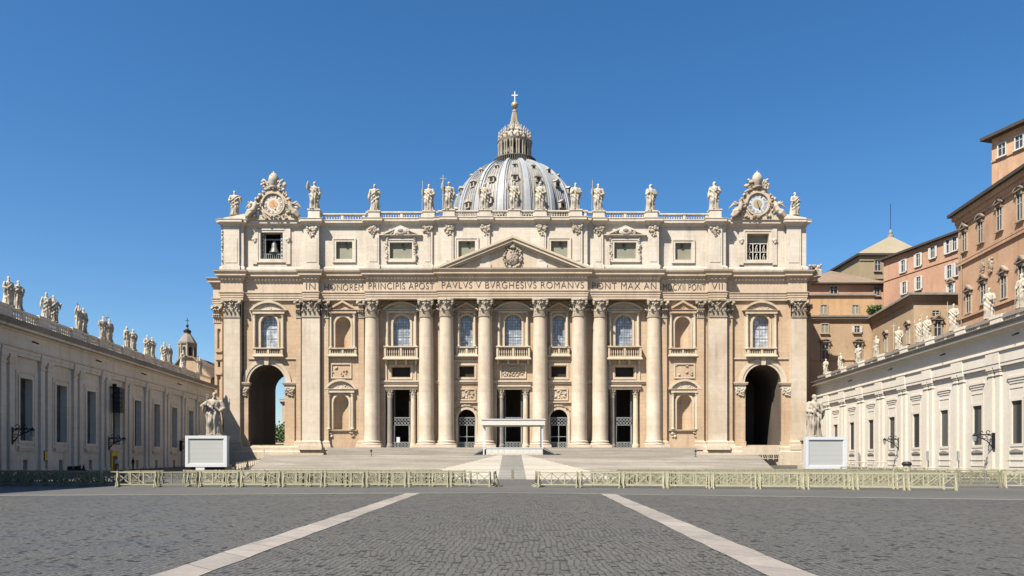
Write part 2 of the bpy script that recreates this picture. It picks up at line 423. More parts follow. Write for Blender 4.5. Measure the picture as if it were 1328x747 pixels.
# ------------------------------------------------------------------ ground, road, stripes
def ground_z(y):
    return 0.0 if y < 68 else min(0.8, (y - 68) / 70 * 0.8)
def struct(name, mb, mat, smooth=False): return tag(mb.build(name, mat, None, smooth), kind='structure')
mb = MB()
ys = [-400, 0, 30, 68, 80, 92, 104, 116, 128, 138, 170, 400, 4000]; xs = [-3000, -60, -30, 0, 30, 60, 3000]
for y in ys:
    for x in xs: mb.v.append((x, y, ground_z(y)))
nx = len(xs)
for j in range(len(ys)-1):
    for i in range(nx-1): mb.f.append((j*nx+i, j*nx+i+1, (j+1)*nx+i+1, (j+1)*nx+i))
struct('ground', mb, M['cobble'])
def strip_path(mb, pts, w, z):
    for (a, b) in zip(pts, pts[1:]):
        a = Vector(a); b = Vector(b); t = (b-a).normalized(); n = Vector((-t.y, t.x))*w/2
        mb.quad((*(a+n), z), (*(a-n), z), (*(b-n), z), (*(b+n), z))
mb = MB()   # smoother carriageway between the thin line and the steps
mb.add([(-24.5, 35.5, .004), (0, 38.8, .004), (21.9, 31.7, .004), (60, 20, .004), (60, 64.9, .004), (-60, 64.9, .004), (-60, 30.7, .004)], [(0,1,2,3,4,5,6)])
struct('road', mb, M['asphalt'])
mb = MB(); strip_path(mb, [(-60, 30.7), (-24.5, 35.5), (0, 38.8)], .18, .009); strip_path(mb, [(0, 38.8), (21.9, 31.7), (60, 19.4)], .18, .009)
struct('road_line', mb, M['step_pale'])
def wavy_stripe(mb, a, b, w, rng):
    n = 36; a = Vector(a); b = Vector(b); t = (b-a).normalized(); nn = Vector((-t.y, t.x)); rows = []
    for i in range(n+1):
        p = a + (b-a)*i/n
        e = [rng.uniform(-.025, .025) for _ in range(2)]
        rows.append(((*(p + nn*(w/2+e[0])), .010), (*(p - nn*(w/2+e[1])), .010)))
    for r, s in zip(rows, rows[1:]): mb.quad(r[0], r[1], s[1], s[0])
rng = random.Random(5)
mb = MB(); wavy_stripe(mb, (-4.9, 4), (-5.1, 38.0), .72, rng); struct('paving_stripe', mb, M['stripe'])
mb = MB(); wavy_stripe(mb, (3.93, 4), (4.82, 37.2), .72, rng); struct('paving_stripe', mb, M['stripe'])

# ------------------------------------------------------------------ sagrato: ramped steps, terrace, upper steps
RAMP0, RAMP1, ZT = 65.0, 99.0, 2.40
NS = 20
def lane(y): return 1.75 + (99.0 - y) / 34.0 * 7.9
def half(y): return 24 + (y - 65) / 34 * 9
outer, pale, grey = MB(), MB(), MB()
for i in range(NS):
    y0 = RAMP0 + (RAMP1-RAMP0)*i/NS; y1 = RAMP0 + (RAMP1-RAMP0)*(i+1)/NS
    z = 0.02 + (ZT-.02)*(i+.6)/NS; zp = 0.0 if i == 0 else 0.02 + (ZT-.02)*(i-.4)/NS
    z1 = z + .045
    edges = [(-half(y0), -half(y1)), (-lane(y0), -lane(y1)), (-1.28, -1.22), (1.28, 1.22), (lane(y0), lane(y1)), (half(y0), half(y1))]
    for k, mm in enumerate((outer, pale, grey, pale, outer)):
        (a0, a1), (b0, b1) = edges[k], edges[k+1]
        mm.quad((a0, y0, zp-.03 if i else 0), (b0, y0, zp-.03 if i else 0), (b0, y0, z), (a0, y0, z))
        mm.quad((a0, y0, z), (b0, y0, z), (b1, y1, z1), (a1, y1, z1))
    for sgn in (-1, 1):
        outer.quad((sgn*half(y0), y0, -.05), (sgn*half(y1), y1, -.05), (sgn*half(y1), y1, z1), (sgn*half(y0), y0, z))
struct('entrance_steps', outer, M['step']); struct('pale_stone_lanes', pale, M['step_pale']); struct('central_path', grey, M['step_grey'])
mb = MB(); mb.plan([(-33, 99.0), (33, 99.0), (46.5, 139.5), (-46.5, 139.5)], -.05, ZT+.03); struct('terrace', mb, M['step'])
mb = MB(); n = 14
for i in range(n):
    y0 = 106.0 + 28*i/n; h0 = 26.5 + 7*i/n
    mb.plan([(-h0, y0), (h0, y0), (34.5, 141.5), (-34.5, 141.5)], ZT, ZT + .03 + (4.0-ZT-.03)*(i+1)/n)
struct('upper_steps', mb, M['step'])

# ------------------------------------------------------------------ BASILICA
B = thing('basilica', 'great domed travertine basilica with a columned front behind the entrance steps', 'basilica', (0.15, 141, 0.6))
def fx(px, Y): return PX(px, Y)
ZARCH, ZFR0, ZFR1, ZC1 = 32.25, 33.75, 36.05, 37.62
ZFLOOR = 4.0
CPX = 665.0
def mir(p): return 2*CPX - p
# (left px, right px, frieze plane)
SEG = [(286, 315, 140.6), (316, 393, 141.3), (393, 413, 140.2), (413, 474.5, 140.95), (474.5, 568, 139.9), (568, 762, 139.2),
       (762, 855.5, 139.9), (855.5, 919.5, 140.95), (919.5, 942, 140.2), (942, 1022, 141.3), (1022, 1046.5, 140.6)]
def seg_path(dy=0.0, back=150):
    P = [(fx(SEG[0][0], SEG[0][2]), back), (fx(SEG[0][0], SEG[0][2]), SEG[0][2]+dy)]
    for a, b in zip(SEG, SEG[1:]):
        fy = min(a[2], b[2]); x = fx(a[1], fy)
        P += [(x, a[2]+dy), (x, b[2]+dy)]
    P += [(fx(SEG[-1][1], SEG[-1][2]), SEG[-1][2]+dy), (fx(SEG[-1][1], SEG[-1][2]), back)]
    return P
mb = MB()
z = ZARCH
prof = [(-1.2, z), (0, z), (0, z+.42), (.08, z+.45), (.08, z+.87), (.16, z+.9), (.16, z+1.25), (.30, z+1.38), (.30, z+1.5), (.0, z+1.52),
        (0, ZFR1-.25), (.12, ZFR1-.2), (.22, ZFR1), (.22, ZFR1+.22), (.36, ZFR1+.32), (.36, ZFR1+.58), (.76, ZFR1+.70), (.76, ZFR1+1.08),
        (.84, ZFR1+1.12), (1.02, ZFR1+1.40), (1.06, ZC1-.06), (1.06, ZC1), (-.8, ZC1+.12)]
mb.sweep(seg_path(), prof)
ENT = mb.build('entablature', M['entab'], B)
mb = MB()   # dentils
for (a, b, Y) in SEG:
    x0, x1 = fx(a, Y)+.1, fx(b, Y)-.1; k = max(2, int((x1-x0)/.62))
    for i in range(k):
        x = x0 + (x1-x0)*(i+.5)/k
        mb.box(x-.16, x+.16, Y-.42, Y-.225, ZFR1+.02, ZFR1+.205)
mb.build('dentil_moulding', M['entab'], ENT)
# weathered top of the main cornice
mb = MB(); mb.sweep(seg_path(), [(1.02, ZC1+.004), (1.05, ZC1+.12), (.2, ZC1+.22), (-.7, ZC1+.25)]); mb.build('cornice_weathering', M['greystone'], ENT)

# inscription
def text_into(mb, s, x0, x1, zc, h, y, th=.05):
    cu = bpy.data.curves.new('lettering', 'FONT'); cu.body = s; cu.size = 1.0; cu.extrude = .02; cu.space_character = 1.1; cu.offset = -.013
    ob = bpy.data.objects.new('lettering', cu); me = ob.to_mesh()
    vs = [v.co.copy() for v in me.vertices]; fs = [tuple(p.vertices) for p in me.polygons]
    ob.to_mesh_clear(); bpy.data.objects.remove(ob); bpy.data.curves.remove(cu)
    ax, bx = min(v.x for v in vs), max(v.x for v in vs); az, bz = min(v.y for v in vs), max(v.y for v in vs)
    w = x1-x0
    out = [(x0 + (v.x-ax)/(bx-ax)*w, y - (v.z+.02)/.04*th, zc + ((v.y-az)/(bz-az)-.5)*h) for v in vs]
    mb.add(out, fs)
mb = MB(); zc = PZ(371.3, 140.2); h = 1.22
for s, a, b, Y in (('IN', 397, 409, 140.2), ('HONOREM', 421, 471, 140.95), ('PRINCIPIS APOST', 478, 563, 139.9), ('PAVLVS V BVRGHESIVS ROMANVS', 573, 757, 139.2),
                   ('PONT MAX AN', 768, 851, 139.9), ('MDCXII PONT', 860, 915, 140.95), ('VII', 923, 937, 140.2)):
    mb = MB(); text_into(mb, s, fx(a, Y), fx(b, Y), zc, h, Y, .06); mb.build('inscription_lettering', M['ink'], ENT)

# --- giant order
def capital_mesh(r, h, square=None):
    """Corinthian capital standing on z=0: bell, two rows of leaves, volutes, abacus. square=half width makes the pilaster form"""
    mb = MB(); rng = random.Random(3)
    if square is None:
        mb.lathe(0, 0, [(r*1.0, -.25), (r*1.1, -.2), (r*1.1, -.05), (r*.98, 0), (r*.95, h*.4), (r*1.0, h*.7), (r*1.22, h*.86)], 20)
        def rim(a, k): return (cos(a)*k, sin(a)*k), (cos(a), sin(a))
        spots = [(2*pi*i/8, 0) for i in range(8)]
        rows = [(0.0, .42, 0), (.28, .72, .5)]
        for z0, z1, ph in rows:
            for i in range(8):
                a = 2*pi*(i+ph)/8 + pi/8
                d = Vector((cos(a), sin(a), 0)); s = Vector((-sin(a), cos(a), 0)); prev = None
                for k in range(7):
                    q = k/6; rr = r*(.96 + .10*q + .38*max(0, q-.55)**1.2*2); zz = h*(z0 + (z1-z0)*min(1, q*1.15) - (.10 if q > .9 else 0))
                    w = r*.36*(1 - .55*q**2)
                    c = d*rr + Vector((0, 0, zz)); row = [c - s*w, c + d*.08*r, c + s*w]
                    if prev: mb.add(prev+row, [(0,1,4,3), (1,2,5,4)])
                    prev = row
                mb.ball(d*(r*1.42) + Vector((0, 0, h*(z1-.02))), (r*.17, r*.17, r*.14), 6, 4)
        ab = r*1.62
        for i in range(4):
            a = pi/4 + i*pi/2
            mb.ball((cos(a)*ab*.86, sin(a)*ab*.86, h*.80), (r*.24, r*.24, r*.24), 8, 5)
            mb.tube([(cos(a)*r*1.0, sin(a)*r*1.0, h*.55), (cos(a)*r*1.15, sin(a)*r*1.15, h*.7), (cos(a)*ab*.85, sin(a)*ab*.85, h*.9)], [r*.1, r*.12, r*.1], 5)
            a2 = i*pi/2
            mb.ball((cos(a2)*r*1.2, sin(a2)*r*1.2, h*.93), (r*.2, r*.2, r*.18), 6, 4)
            for sg in (-1, 1): mb.ball((cos(a2+sg*.28)*r*1.15, sin(a2+sg*.28)*r*1.15, h*.75), r*.15, 6, 4)
        P = []
        for i in range(4):
            a = pi/4 + i*pi/2; b2 = a + pi/2
            P.append((cos(a-.07)*ab, sin(a-.07)*ab)); P.append((cos(a+.07)*ab, sin(a+.07)*ab))
            P.append((cos((a+b2)/2-.3)*r*1.22, sin((a+b2)/2-.3)*r*1.22)); P.append((cos((a+b2)/2+.3)*r*1.22, sin((a+b2)/2+.3)*r*1.22))
        mb.plan(P, h*.90, h)
    else:
        w = square
        mb.box(-w, w, -.05, .6, 0, h*.9); mb.box(-w-.06, w+.06, -.14, .6, -.22, -.04)
        for z0, z1, n, off in ((.0, .42, 4, 0), (.28, .72, 3, 0)):
            for i in range(n):
                cx = -w + 2*w*(i+.5)/n; hw = w/n*.8; prev = None
                for k in range(7):
                    q = k/6; d = .06 + .10*q + .8*max(0, q-.55)**1.2*1.2; zz = h*(z0 + (z1-z0)*min(1, q*1.15) - (.10 if q > .9 else 0)); ww = hw*(1-.55*q*q)
                    row = [(cx-ww, -d, zz), (cx, -d-.09, zz), (cx+ww, -d, zz)]
                    if prev: mb.add(prev+row, [(0,1,4,3), (1,2,5,4)])
                    prev = row
                mb.ball((cx, -.52, h*(z1-.02)), (.2, .2, .17), 6, 4)
        for sg in (-1, 1):
            mb.ball((sg*(w+.1), -.42, h*.80), (.34, .34, .34), 8, 5); mb.tube([(sg*w*.4, -.15, h*.5), (sg*w*.7, -.3, h*.72), (sg*(w+.1), -.42, h*.92)], .14, 5)
            mb.ball((sg*.28, -.3, h*.76), .2, 6, 4); mb.ball((sg*w*.72, -.3, h*.62), .2, 6, 4); mb.ball((sg*w*.95, -.2, h*.3), .2, 6, 4)
        mb.ball((0, -.45, h*.93), (.3, .22, .24), 6, 4)
        mb.prism([(-w-.35, h*.9), (w+.35, h*.9), (w+.4, h), (-w-.4, h)], -.45, .6)
    return mb
HCAP = 3.15
ZCAP = ZARCH - HCAP
def column_parts(r0, r1, z0, zcap):
    sh = MB(); pr = []
    for i in range(13):
        q = i/12; rr = r0 + (r1-r0)*max(0, (q-.3)/.7)**1.4
        pr.append((rr, z0 + (zcap-.1-z0)*q))
    pr[0] = (r0*1.05, z0); sh.lathe(0, 0, pr, 32)
    return sh
ZB = 5.45      # top of the bases
colm = column_parts(1.46, 1.28, ZB, ZCAP).mesh('column', M['column'], 40)
bb = MB(); bb.box(-2.05, 2.05, -2.05, 2.05, ZFLOOR, ZFLOOR+.62)
bb.lathe(0, 0, [(1.95, ZFLOOR+.62), (2.02, ZFLOOR+.75), (1.95, ZFLOOR+.92), (1.7, ZFLOOR+.97), (1.62, ZFLOOR+1.08), (1.72, ZFLOOR+1.16), (1.76, ZFLOOR+1.28), (1.68, ZFLOOR+1.38), (1.5, ZB)], 32)
basem = bb.mesh('column_base', M['column'], 35)
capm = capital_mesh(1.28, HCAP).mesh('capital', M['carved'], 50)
for px, Y in ((482.5, 141.25), (553, 141.25), (579, 140.55), (629.5, 140.55), (700.5, 140.55), (751, 140.55), (778, 141.25), (848, 141.25)):
    x = fx(px, Y); o = wm(B).translation
    c = put('column', colm, B, (x-o.x, Y-o.y, -o.z))
    put('capital', capm, c, (0, 0, ZCAP)); put('column_base', basem, c)
def pilaster(pxa, pxb, Y, z0, zcap, mat, full=True, depth=1.6, name='pilaster', base=True, cap=True):
    x0, x1 = fx(pxa, Y), fx(pxb, Y); mb = MB()
    mb.box(x0, x1, Y, Y+depth, z0, ZARCH-.004)
    p = mb.build(name, mat, B)
    if cap:
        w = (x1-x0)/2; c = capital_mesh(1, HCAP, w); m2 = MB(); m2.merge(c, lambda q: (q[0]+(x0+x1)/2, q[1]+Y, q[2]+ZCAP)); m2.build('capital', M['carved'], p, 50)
    if base:
        m3 = MB(); m3.sweep([(x0, Y+depth-.05), (x0, Y), (x1, Y), (x1, Y+depth-.05)], [(0, ZB), (.22, ZB-.1), (.28, ZB-.4), (.12, ZB-.5), (.38, ZB-.62), (.4, ZB-.9), (.5, ZB-.92), (.5, z0-.0)], cap=False)
        m3.build('pilaster_base', M['cream'], p)
    return p
for a, b, Y, mt in ((290, 311, 140.6, 'column'), (391.5, 414.5, 140.2, 'column'), (920, 943, 140.2, 'column'), (1027, 1046, 140.6, 'column')):
    pilaster(a, b, Y, ZFLOOR-.3, ZCAP, M[mt])
for a, b, Y in ((417, 426, 140.95), (465, 472, 140.95), (384, 390, 140.9), (858, 865, 140.95), (904, 913, 140.95), (943.5, 950, 140.95)):
    pilaster(a, b, Y, ZFLOOR-.3, ZCAP, M['wall'], depth=.9)

# --- facade walls with their openings
BAYS = {  # px range, plane, holes (px x0,x1,ytop,ybottom,arched)
 'end':   (316, 393, 141.7, [(338.5, 360, 409, 453, 1), (323, 370, 473, 577.2, 1, 0)]),
 'niche': (413, 474.5, 141.55, [(435, 455, 411, 452, 1, 0), (432.5, 452.5, 512, 557, 1, 0)]),
 'side':  (474.5, 568, 142.1, [(510, 532, 409, 450, 1), (508, 532, 476, 489, 0), (500, 541, 505, 581, 0)]),
 'inner': (568, 629.5, 141.6, [(596, 614.5, 409, 450, 1), (595.5, 615, 475, 489, 0), (594, 616.5, 531, 581, 1)]),
 'centre': (629.5, 700.5, 141.6, [(654.5, 676.5, 408, 450, 1), (644.5, 687, 505, 581, 0)])}
def P_H(h, Y, flip):
    a, b = h[0], h[1]
    if flip: a, b = mir(b), mir(a)
    z0 = max(ZFLOOR, PZ(h[3], Y))
    return (fx(a, Y), fx(b, Y), z0, PZ(h[2], Y), h[4], h[5] if len(h) > 5 else .9)
wall = MB()
ROFF = {'end': 3.5}
WALLS = []
for key, (a, b, Y, holes) in BAYS.items():
    for flip in ((0,) if key == 'centre' else (0, 1)):
        aa, bb_ = (mir(b), mir(a)) if flip else (a, b)
        hh = []
        for h in holes:
            q = P_H(h, Y, flip)
            if flip and key == 'end':
                d = fx(5.8+CX, Y); q = (q[0]+d, q[1]+d, *q[2:])
            hh.append(q)
        if flip and key == 'end': aa, bb_ = 941, 1028
        panel(wall, fx(aa, Y), fx(bb_, Y), ZFLOOR-.02, ZARCH+.1, Y, hh, .9, Y+1.4)
        WALLS.append((key, flip, Y, hh, fx(aa, Y), fx(bb_, Y)))
FW = wall.build('facade_wall', M['wall'], B)
# plinth under the whole front
mb = MB(); xL, xR = fx(286, 140.5), fx(1049, 140.5)
mb.sweep([(xL, 150), (xL, 140.4), (fx(420, 140.4), 140.4)], [(-.3, .3), (.35, .3), (.35, 3.3), (.2, 3.55), (.2, 4.2), (.05, 4.35), (-1.3, 4.36)])
mb.sweep([(fx(912, 140.4), 140.4), (fx(962, 140.4), 140.4)], [(-.3, .3), (.35, .3), (.35, 3.3), (.2, 3.55), (.2, 4.2), (.05, 4.35), (-1.3, 4.36)])
mb.sweep([(fx(1010, 140.4), 140.4), (xR, 140.4), (xR, 150)], [(-.3, .3), (.35, .3), (.35, 3.3), (.2, 3.55), (.2, 4.2), (.05, 4.35), (-1.3, 4.36)])
mb.box(fx(962, 140.4), fx(1010, 140.4), 140.1, 141.6, 2.75, 4.37)
mb.box(fx(962, 140.4), fx(1010, 140.4), 140.9, 141.6, .3, 2.75)
mb.box(fx(420, 140.4), fx(912, 140.4), 140.6, 142, .3, ZFLOOR-.01)
mb.build('podium', M['cream'], B)
# left narrow return bay and its right counterpart
mb = MB(); Y = 146.0
nh = [(fx(281.8, Y), fx(286.2, Y), PZ(452, Y), PZ(426, Y), 1, 0), (fx(282.5, Y), fx(285.5, Y), PZ(476, Y), PZ(469, Y), 0, .5), (fx(281.6, Y), fx(286.2, Y), PZ(515, Y), PZ(487, Y), 1, 0)]
panel(mb, fx(278.3, Y), fx(292, Y), .3, ZARCH, Y, nh, .5, 157)
for h in (nh[0], nh[2]): niche(mb, h[0], h[1], h[2], h[3], Y, 1.0, 8)
mb.box(fx(280, Y), fx(288, Y), Y-.25, Y, PZ(455, Y)-.3, PZ(455, Y)); mb.box(fx(280, Y), fx(288, Y), Y-.2, Y, PZ(465, Y)-.3, PZ(465, Y)); mb.box(fx(280, Y), fx(288, Y), Y-.2, Y, PZ(484, Y)-.3, PZ(484, Y))
RB = mb.build('return_bay', M['wall'], B)
mb = MB(); w0 = fx(278.3, Y); mb.sweep([(w0-.3, 157), (w0-.3, Y), (fx(288.5, Y), Y)], prof); mb.build('return_entablature', M['entab'], RB)
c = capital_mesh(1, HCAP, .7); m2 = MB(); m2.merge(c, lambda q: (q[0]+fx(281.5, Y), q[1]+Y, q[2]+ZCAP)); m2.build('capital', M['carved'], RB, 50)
mb = MB(); Y = 145.0; panel(mb, fx(1043, Y), fx(1049.5, Y), .3, ZARCH, Y, [], .5, 157); mb.sweep([(fx(1042, Y), Y), (fx(1049.5, Y), Y), (fx(1049.5, Y), 157)], prof)
c = capital_mesh(1, HCAP, .5); mb.merge(c, lambda q: (q[0]+fx(1047, Y), q[1]+Y, q[2]+ZCAP)); mb.build('return_bay', M['wall'], B)

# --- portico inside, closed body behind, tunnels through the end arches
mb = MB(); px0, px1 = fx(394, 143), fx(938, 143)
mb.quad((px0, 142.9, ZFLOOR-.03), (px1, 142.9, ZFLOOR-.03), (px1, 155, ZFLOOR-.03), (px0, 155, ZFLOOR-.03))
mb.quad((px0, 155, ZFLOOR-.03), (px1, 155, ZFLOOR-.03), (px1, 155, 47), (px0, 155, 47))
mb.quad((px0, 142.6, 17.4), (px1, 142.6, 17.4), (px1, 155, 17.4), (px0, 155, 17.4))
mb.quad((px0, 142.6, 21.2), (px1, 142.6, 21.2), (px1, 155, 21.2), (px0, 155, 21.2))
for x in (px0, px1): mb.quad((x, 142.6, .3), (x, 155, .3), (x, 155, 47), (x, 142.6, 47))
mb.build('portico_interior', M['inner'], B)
for flip in (0, 1):
    w = [q for q in WALLS if q[0] == 'end' and q[1] == flip][0]; h = [q for q in w[3] if q[5] == 0][0]
    Y = w[2]; a, b, z0, z1 = h[0], h[1], h[2], h[3]; r = (b-a)/2; sp = z1 - r; cx = (a+b)/2; n = 14; mb = MB()
    prev = None
    for y in (Y, 145.5, 146.2, 150, 157.5):
        g = .35 if 145 < y < 147 else 0
        row = [(a+g, y, z0-.02)] + [(cx - (r-g)*cos(pi*i/n), y, sp + (r-g)*sin(pi*i/n)) for i in range(n+1)] + [(b-g, y, z0-.02)]
        if prev: mb.add(prev+row, [(i, i+1, i+1+n+3, i+n+3) for i in range(n+2)] + [(0, n+2, 2*n+5, n+3)])
        prev = row
    if flip: mb.quad((a, 157.4, z0-.1), (b, 157.4, z0-.1), (b, 157.4, z1), (a, 157.4, z1))
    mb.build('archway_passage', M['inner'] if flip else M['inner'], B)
    # archivolt, imposts, small order
    mb = MB()
    for (r0, r1, d) in ((r+.02, r+.55, .10), (r+.5, r+1.15, .22)):
        mb.strip([(cx - r1*cos(pi*i/20), sp + r1*sin(pi*i/20)) for i in range(21)], [(cx - r0*cos(pi*i/20), sp + r0*sin(pi*i/20)) for i in range(21)], Y-d, Y+.3)
    mb.prism([(cx-.35, z1-.1), (cx+.35, z1-.1), (cx+.55, z1+1.5), (cx-.55, z1+1.5)], Y-.5, Y+.2)
    AV = mb.build('arch_moulding', M['cream'], B)
    for sg in (-1, 1):
        ex = cx + sg*(r+.95); m1 = MB()
        m1.box(ex-.93, ex+.93, Y-.42, Y+.35, z0, sp-1.1)
        m1.box(ex-1.05, ex+1.05, Y-.6, Y+.3, z0-.3, z0+.7)
        p = m1.build('arch_pier', M['wall'], AV)
        m1 = MB(); m1.sweep([(ex-.95, Y+.3), (ex-.95, Y-.4), (ex+.95, Y-.4), (ex+.95, Y+.3)], [(0, sp-1.25), (.08, sp-1.1), (.08, sp-.55), (.3, sp-.42), (.42, sp-.1), (.42, sp+.06), (-.4, sp+.1)])
        m1.build('impost', M['cream'], AV)
        rg = random.Random(7); m1 = MB()
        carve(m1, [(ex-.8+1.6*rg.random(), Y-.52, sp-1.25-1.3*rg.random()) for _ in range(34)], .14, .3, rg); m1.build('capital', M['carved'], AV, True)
# body: side walls, back wall, roof; nave behind
mb = MB(); xl, xr = fx(287, 141), fx(1046, 141)
for x in (xl, xr): mb.quad((x, 141.5, .3), (x, 157.6, .3), (x, 157.6, 47.2), (x, 141.5, 47.2))
mb.quad((xl, 141.6, 47.3), (xr, 141.6, 47.3), (xr, 157.6, 47.3), (xl, 157.6, 47.3))
w = [q for q in WALLS if q[0] == 'end' and q[1] == 0][0]; h = [q for q in w[3] if q[5] == 0][0]
panel(mb, xl, xr, .3, 47.3, 157.6, [(h[0], h[1], h[2]-.05, h[3], 1, 0)], 0)
mb.box(-34, 34, 158, 262, .3, 46.0)
mb.prism([(-34, 46), (34, 46), (0, 53)], 158, 262)
mb.build('nave', M['wall'], B)

# --- niches, windows, doors, balconies
def pediment(mb, cx, z, w, h, Y, kind, proj=.55, th=.38, base=True):
    if base: mb.sweep([(cx-w, Y+.2), (cx-w, Y), (cx+w, Y), (cx+w, Y+.2)], [(-.1, z-.35), (proj*.4, z-.28), (proj*.5, z-.12), (proj, z-.1), (proj, z), (-.1, z+.02)])
    if kind == 'seg': o = arc(cx, z, w+proj*.9, h); i = arc(cx, z-.02, w+proj*.9-th*1.3, h-th)
    else:
        o = [(cx-w-proj*.9, z), (cx, z+h), (cx+w+proj*.9, z)]; i = [(cx-w-proj*.9+th*2.1, z), (cx, z+h-th*1.1), (cx+w+proj*.9-th*2.1, z)]
    mb.strip(o, i, Y-proj, Y+.15)
    mb.prism(i, Y-.12, Y+.1)
def balusters(mb, x0, x1, y, z0, z1, step=.42, r=.12):
    n = max(2, int((x1-x0)/step)); hgt = z1-z0
    for i in range(n):
        x = x0 + (x1-x0)*(i+.5)/n
        mb.lathe(x, y, [(r*.9, z0), (r*.9, z0+hgt*.1), (r*.45, z0+hgt*.18), (r, z0+hgt*.4), (r*.5, z0+hgt*.75), (r*.9, z0+hgt*.9), (r*.9, z1)], 6)
def aedicule(cx, Y, hole, kind, halfw, zped, hped, balcony, glass=None, columns=True):
    a, b, z0, z1 = hole[:4]; r = (b-a)/2; sp = z1-r
    mb = MB()   # moulded architrave round the arch
    pts = [(a, z0)] + [((a+b)/2 - r*cos(pi*i/12), sp + r*sin(pi*i/12)) for i in range(13)] + [(b, z0)]
    R = r + .38
    pto = [((a+b)/2-R, z0)] + [((a+b)/2 - R*cos(pi*i/12), sp + R*sin(pi*i/12)) for i in range(13)] + [((a+b)/2+R, z0)]
    mb.strip(pto, pts, Y-.16, Y+.05)
    win = mb.build('window', M['cream'], B)
    if glass:
        m2 = MB(); m2.prism([(p[0], p[1]) for p in pts], Y+.75, Y+.8); m2.build('pane', M[glass], win)
        m2 = MB(); cxm = (a+b)/2
        m2.box(cxm-.05, cxm+.05, Y+.68, Y+.745, z0, z1); 
        for q in (.33, .62): m2.box(a, b, Y+.69, Y+.745, z0+(z1-z0)*q-.04, z0+(z1-z0)*q+.04)
        m2.build('glazing_bar', M['iron'], win)
    else:
        m2 = MB(); niche(m2, a, b, z0, z1, Y, .95); m2.build('niche', M['wall'], win, 60)
    if columns:
        for sg in (-1, 1):
            ex = cx + sg*(halfw-.35); m2 = MB()
            m2.lathe(ex, Y-.36, [(.36, z0), (.36, z0+.2), (.27, z0+.3), (.23, zped-1.35)], 12); m2.box(ex-.42, ex+.42, Y-.06, Y+.04, z0, zped-.75)
            c = m2.build('window_column', M['cream'], win, 40)
            m3 = MB(); rg = random.Random(2); m3.lathe(ex, Y-.36, [(.24, zped-1.4), (.27, zped-.95), (.4, zped-.8), (.4, zped-.72)], 10)
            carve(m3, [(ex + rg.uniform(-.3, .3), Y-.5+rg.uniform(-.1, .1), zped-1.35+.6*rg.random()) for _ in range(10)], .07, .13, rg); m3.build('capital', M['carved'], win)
    m2 = MB(); m2.box(cx-halfw, cx+halfw, Y-.5, Y+.05, zped-.72, zped-.34); pediment(m2, cx, zped, halfw+.05, hped, Y-.1, kind)
    rg = random.Random(int(cx*7) & 255)
    carve(m2, [(cx + rg.uniform(-1, 1)*halfw*.7, Y-.25, zped+.15+hped*.45*rg.random()) for _ in range(16)], .08, .16, rg)
    m2.build('window_pediment', M['wall'] if kind == 'tri' else M['cream'], win)
    if balcony:
        zt, zb, hw, pr, full = balcony
        m2 = MB()
        m2.box(cx-hw-.08, cx+hw+.08, Y-pr-.1, Y+.1, zt-.22, zt)
        m2.box(cx-hw, cx+hw, Y-pr, Y+.1, zb+.5, zb+.75)
        m2.sweep([(cx-hw, Y+.1), (cx-hw, Y-pr), (cx+hw, Y-pr), (cx+hw, Y+.1)], [(-.2, zb), (.05, zb), (.2, zb+.12), (.2, zb+.32), (.02, zb+.5), (-.2, zb+.5)])
        for sg in (-1, 1): m2.box(cx+sg*hw-(.4 if sg > 0 else 0), cx+sg*hw+(.4 if sg < 0 else 0), Y-pr+.02, Y+.1, zb+.75, zt-.22)
        m2.box(cx-.2, cx+.2, Y-pr+.02, Y+.1, zb+.75, zt-.22)
        balusters(m2, cx-hw+.42, cx-.22, Y-pr+.25, zb+.75, zt-.22); balusters(m2, cx+.22, cx+hw-.42, Y-pr+.25, zb+.75, zt-.22)
        if not full: m2.box(cx-hw+.4, cx+hw-.4, Y-.12, Y+.1, zb+.75, zt-.22)
        if full:
            for k in range(4):
                x = cx - hw + .35 + (2*hw-.7)*k/3
                m2.prism([(x-.22, zb), (x+.22, zb), (x+.18, zb-.75), (x-.18, zb-.75)], Y-pr*.75, Y+.1)
        m2.build('balcony', M['cream'], win)
    return win
def mezz(cx, Y, hole, win=None):
    a, b, z0, z1 = hole[:4]; mb = MB()
    for (g, d) in ((.16, .10), (.9, .18)):
        mb.strip([(a-g-.28, z0-g-.28), (a-g-.28, z1+g+.28), (b+g+.28, z1+g+.28), (b+g+.28, z0-g-.28), (a-g-.28, z0-g-.28)],
                 [(a-g, z0-g), (a-g, z1+g), (b+g, z1+g), (b+g, z0-g), (a-g, z0-g)], Y-d, Y+.04)
    o = mb.build('mezzanine_window', M['cream'], B)
    m2 = MB(); m2.box(a, b, Y+.8, Y+.86, z0, z1); m2.build('pane', M['dark'], o)
def lattice(mb, x0, x1, z0, z1, y, cell, t=.05):
    mb.box(x0, x1, y, y+.06, z1-.1, z1); mb.box(x0, x1, y, y+.06, z0, z0+.1)
    nx = max(1, round((x1-x0)/cell)); nz = max(1, round((z1-z0-.2)/cell)); zz0, zz1 = z0+.1, z1-.1
    for i in range(nx):
        for j in range(nz):
            a, b = x0+(x1-x0)*i/nx, x0+(x1-x0)*(i+1)/nx; c, d = zz0+(zz1-zz0)*j/nz, zz0+(zz1-zz0)*(j+1)/nz
            mb.tube([(a, y+.02, c), (b, y+.02, d)], t, 4); mb.tube([(a, y+.045, d), (b, y+.045, c)], t, 4)
            cx, cz = (a+b)/2, (c+d)/2; q = cell*.28
            mb.tube([(cx+q*cos(k*pi/3), y+.03, cz+q*sin(k*pi/3)) for k in range(7)], t*.8, 4)
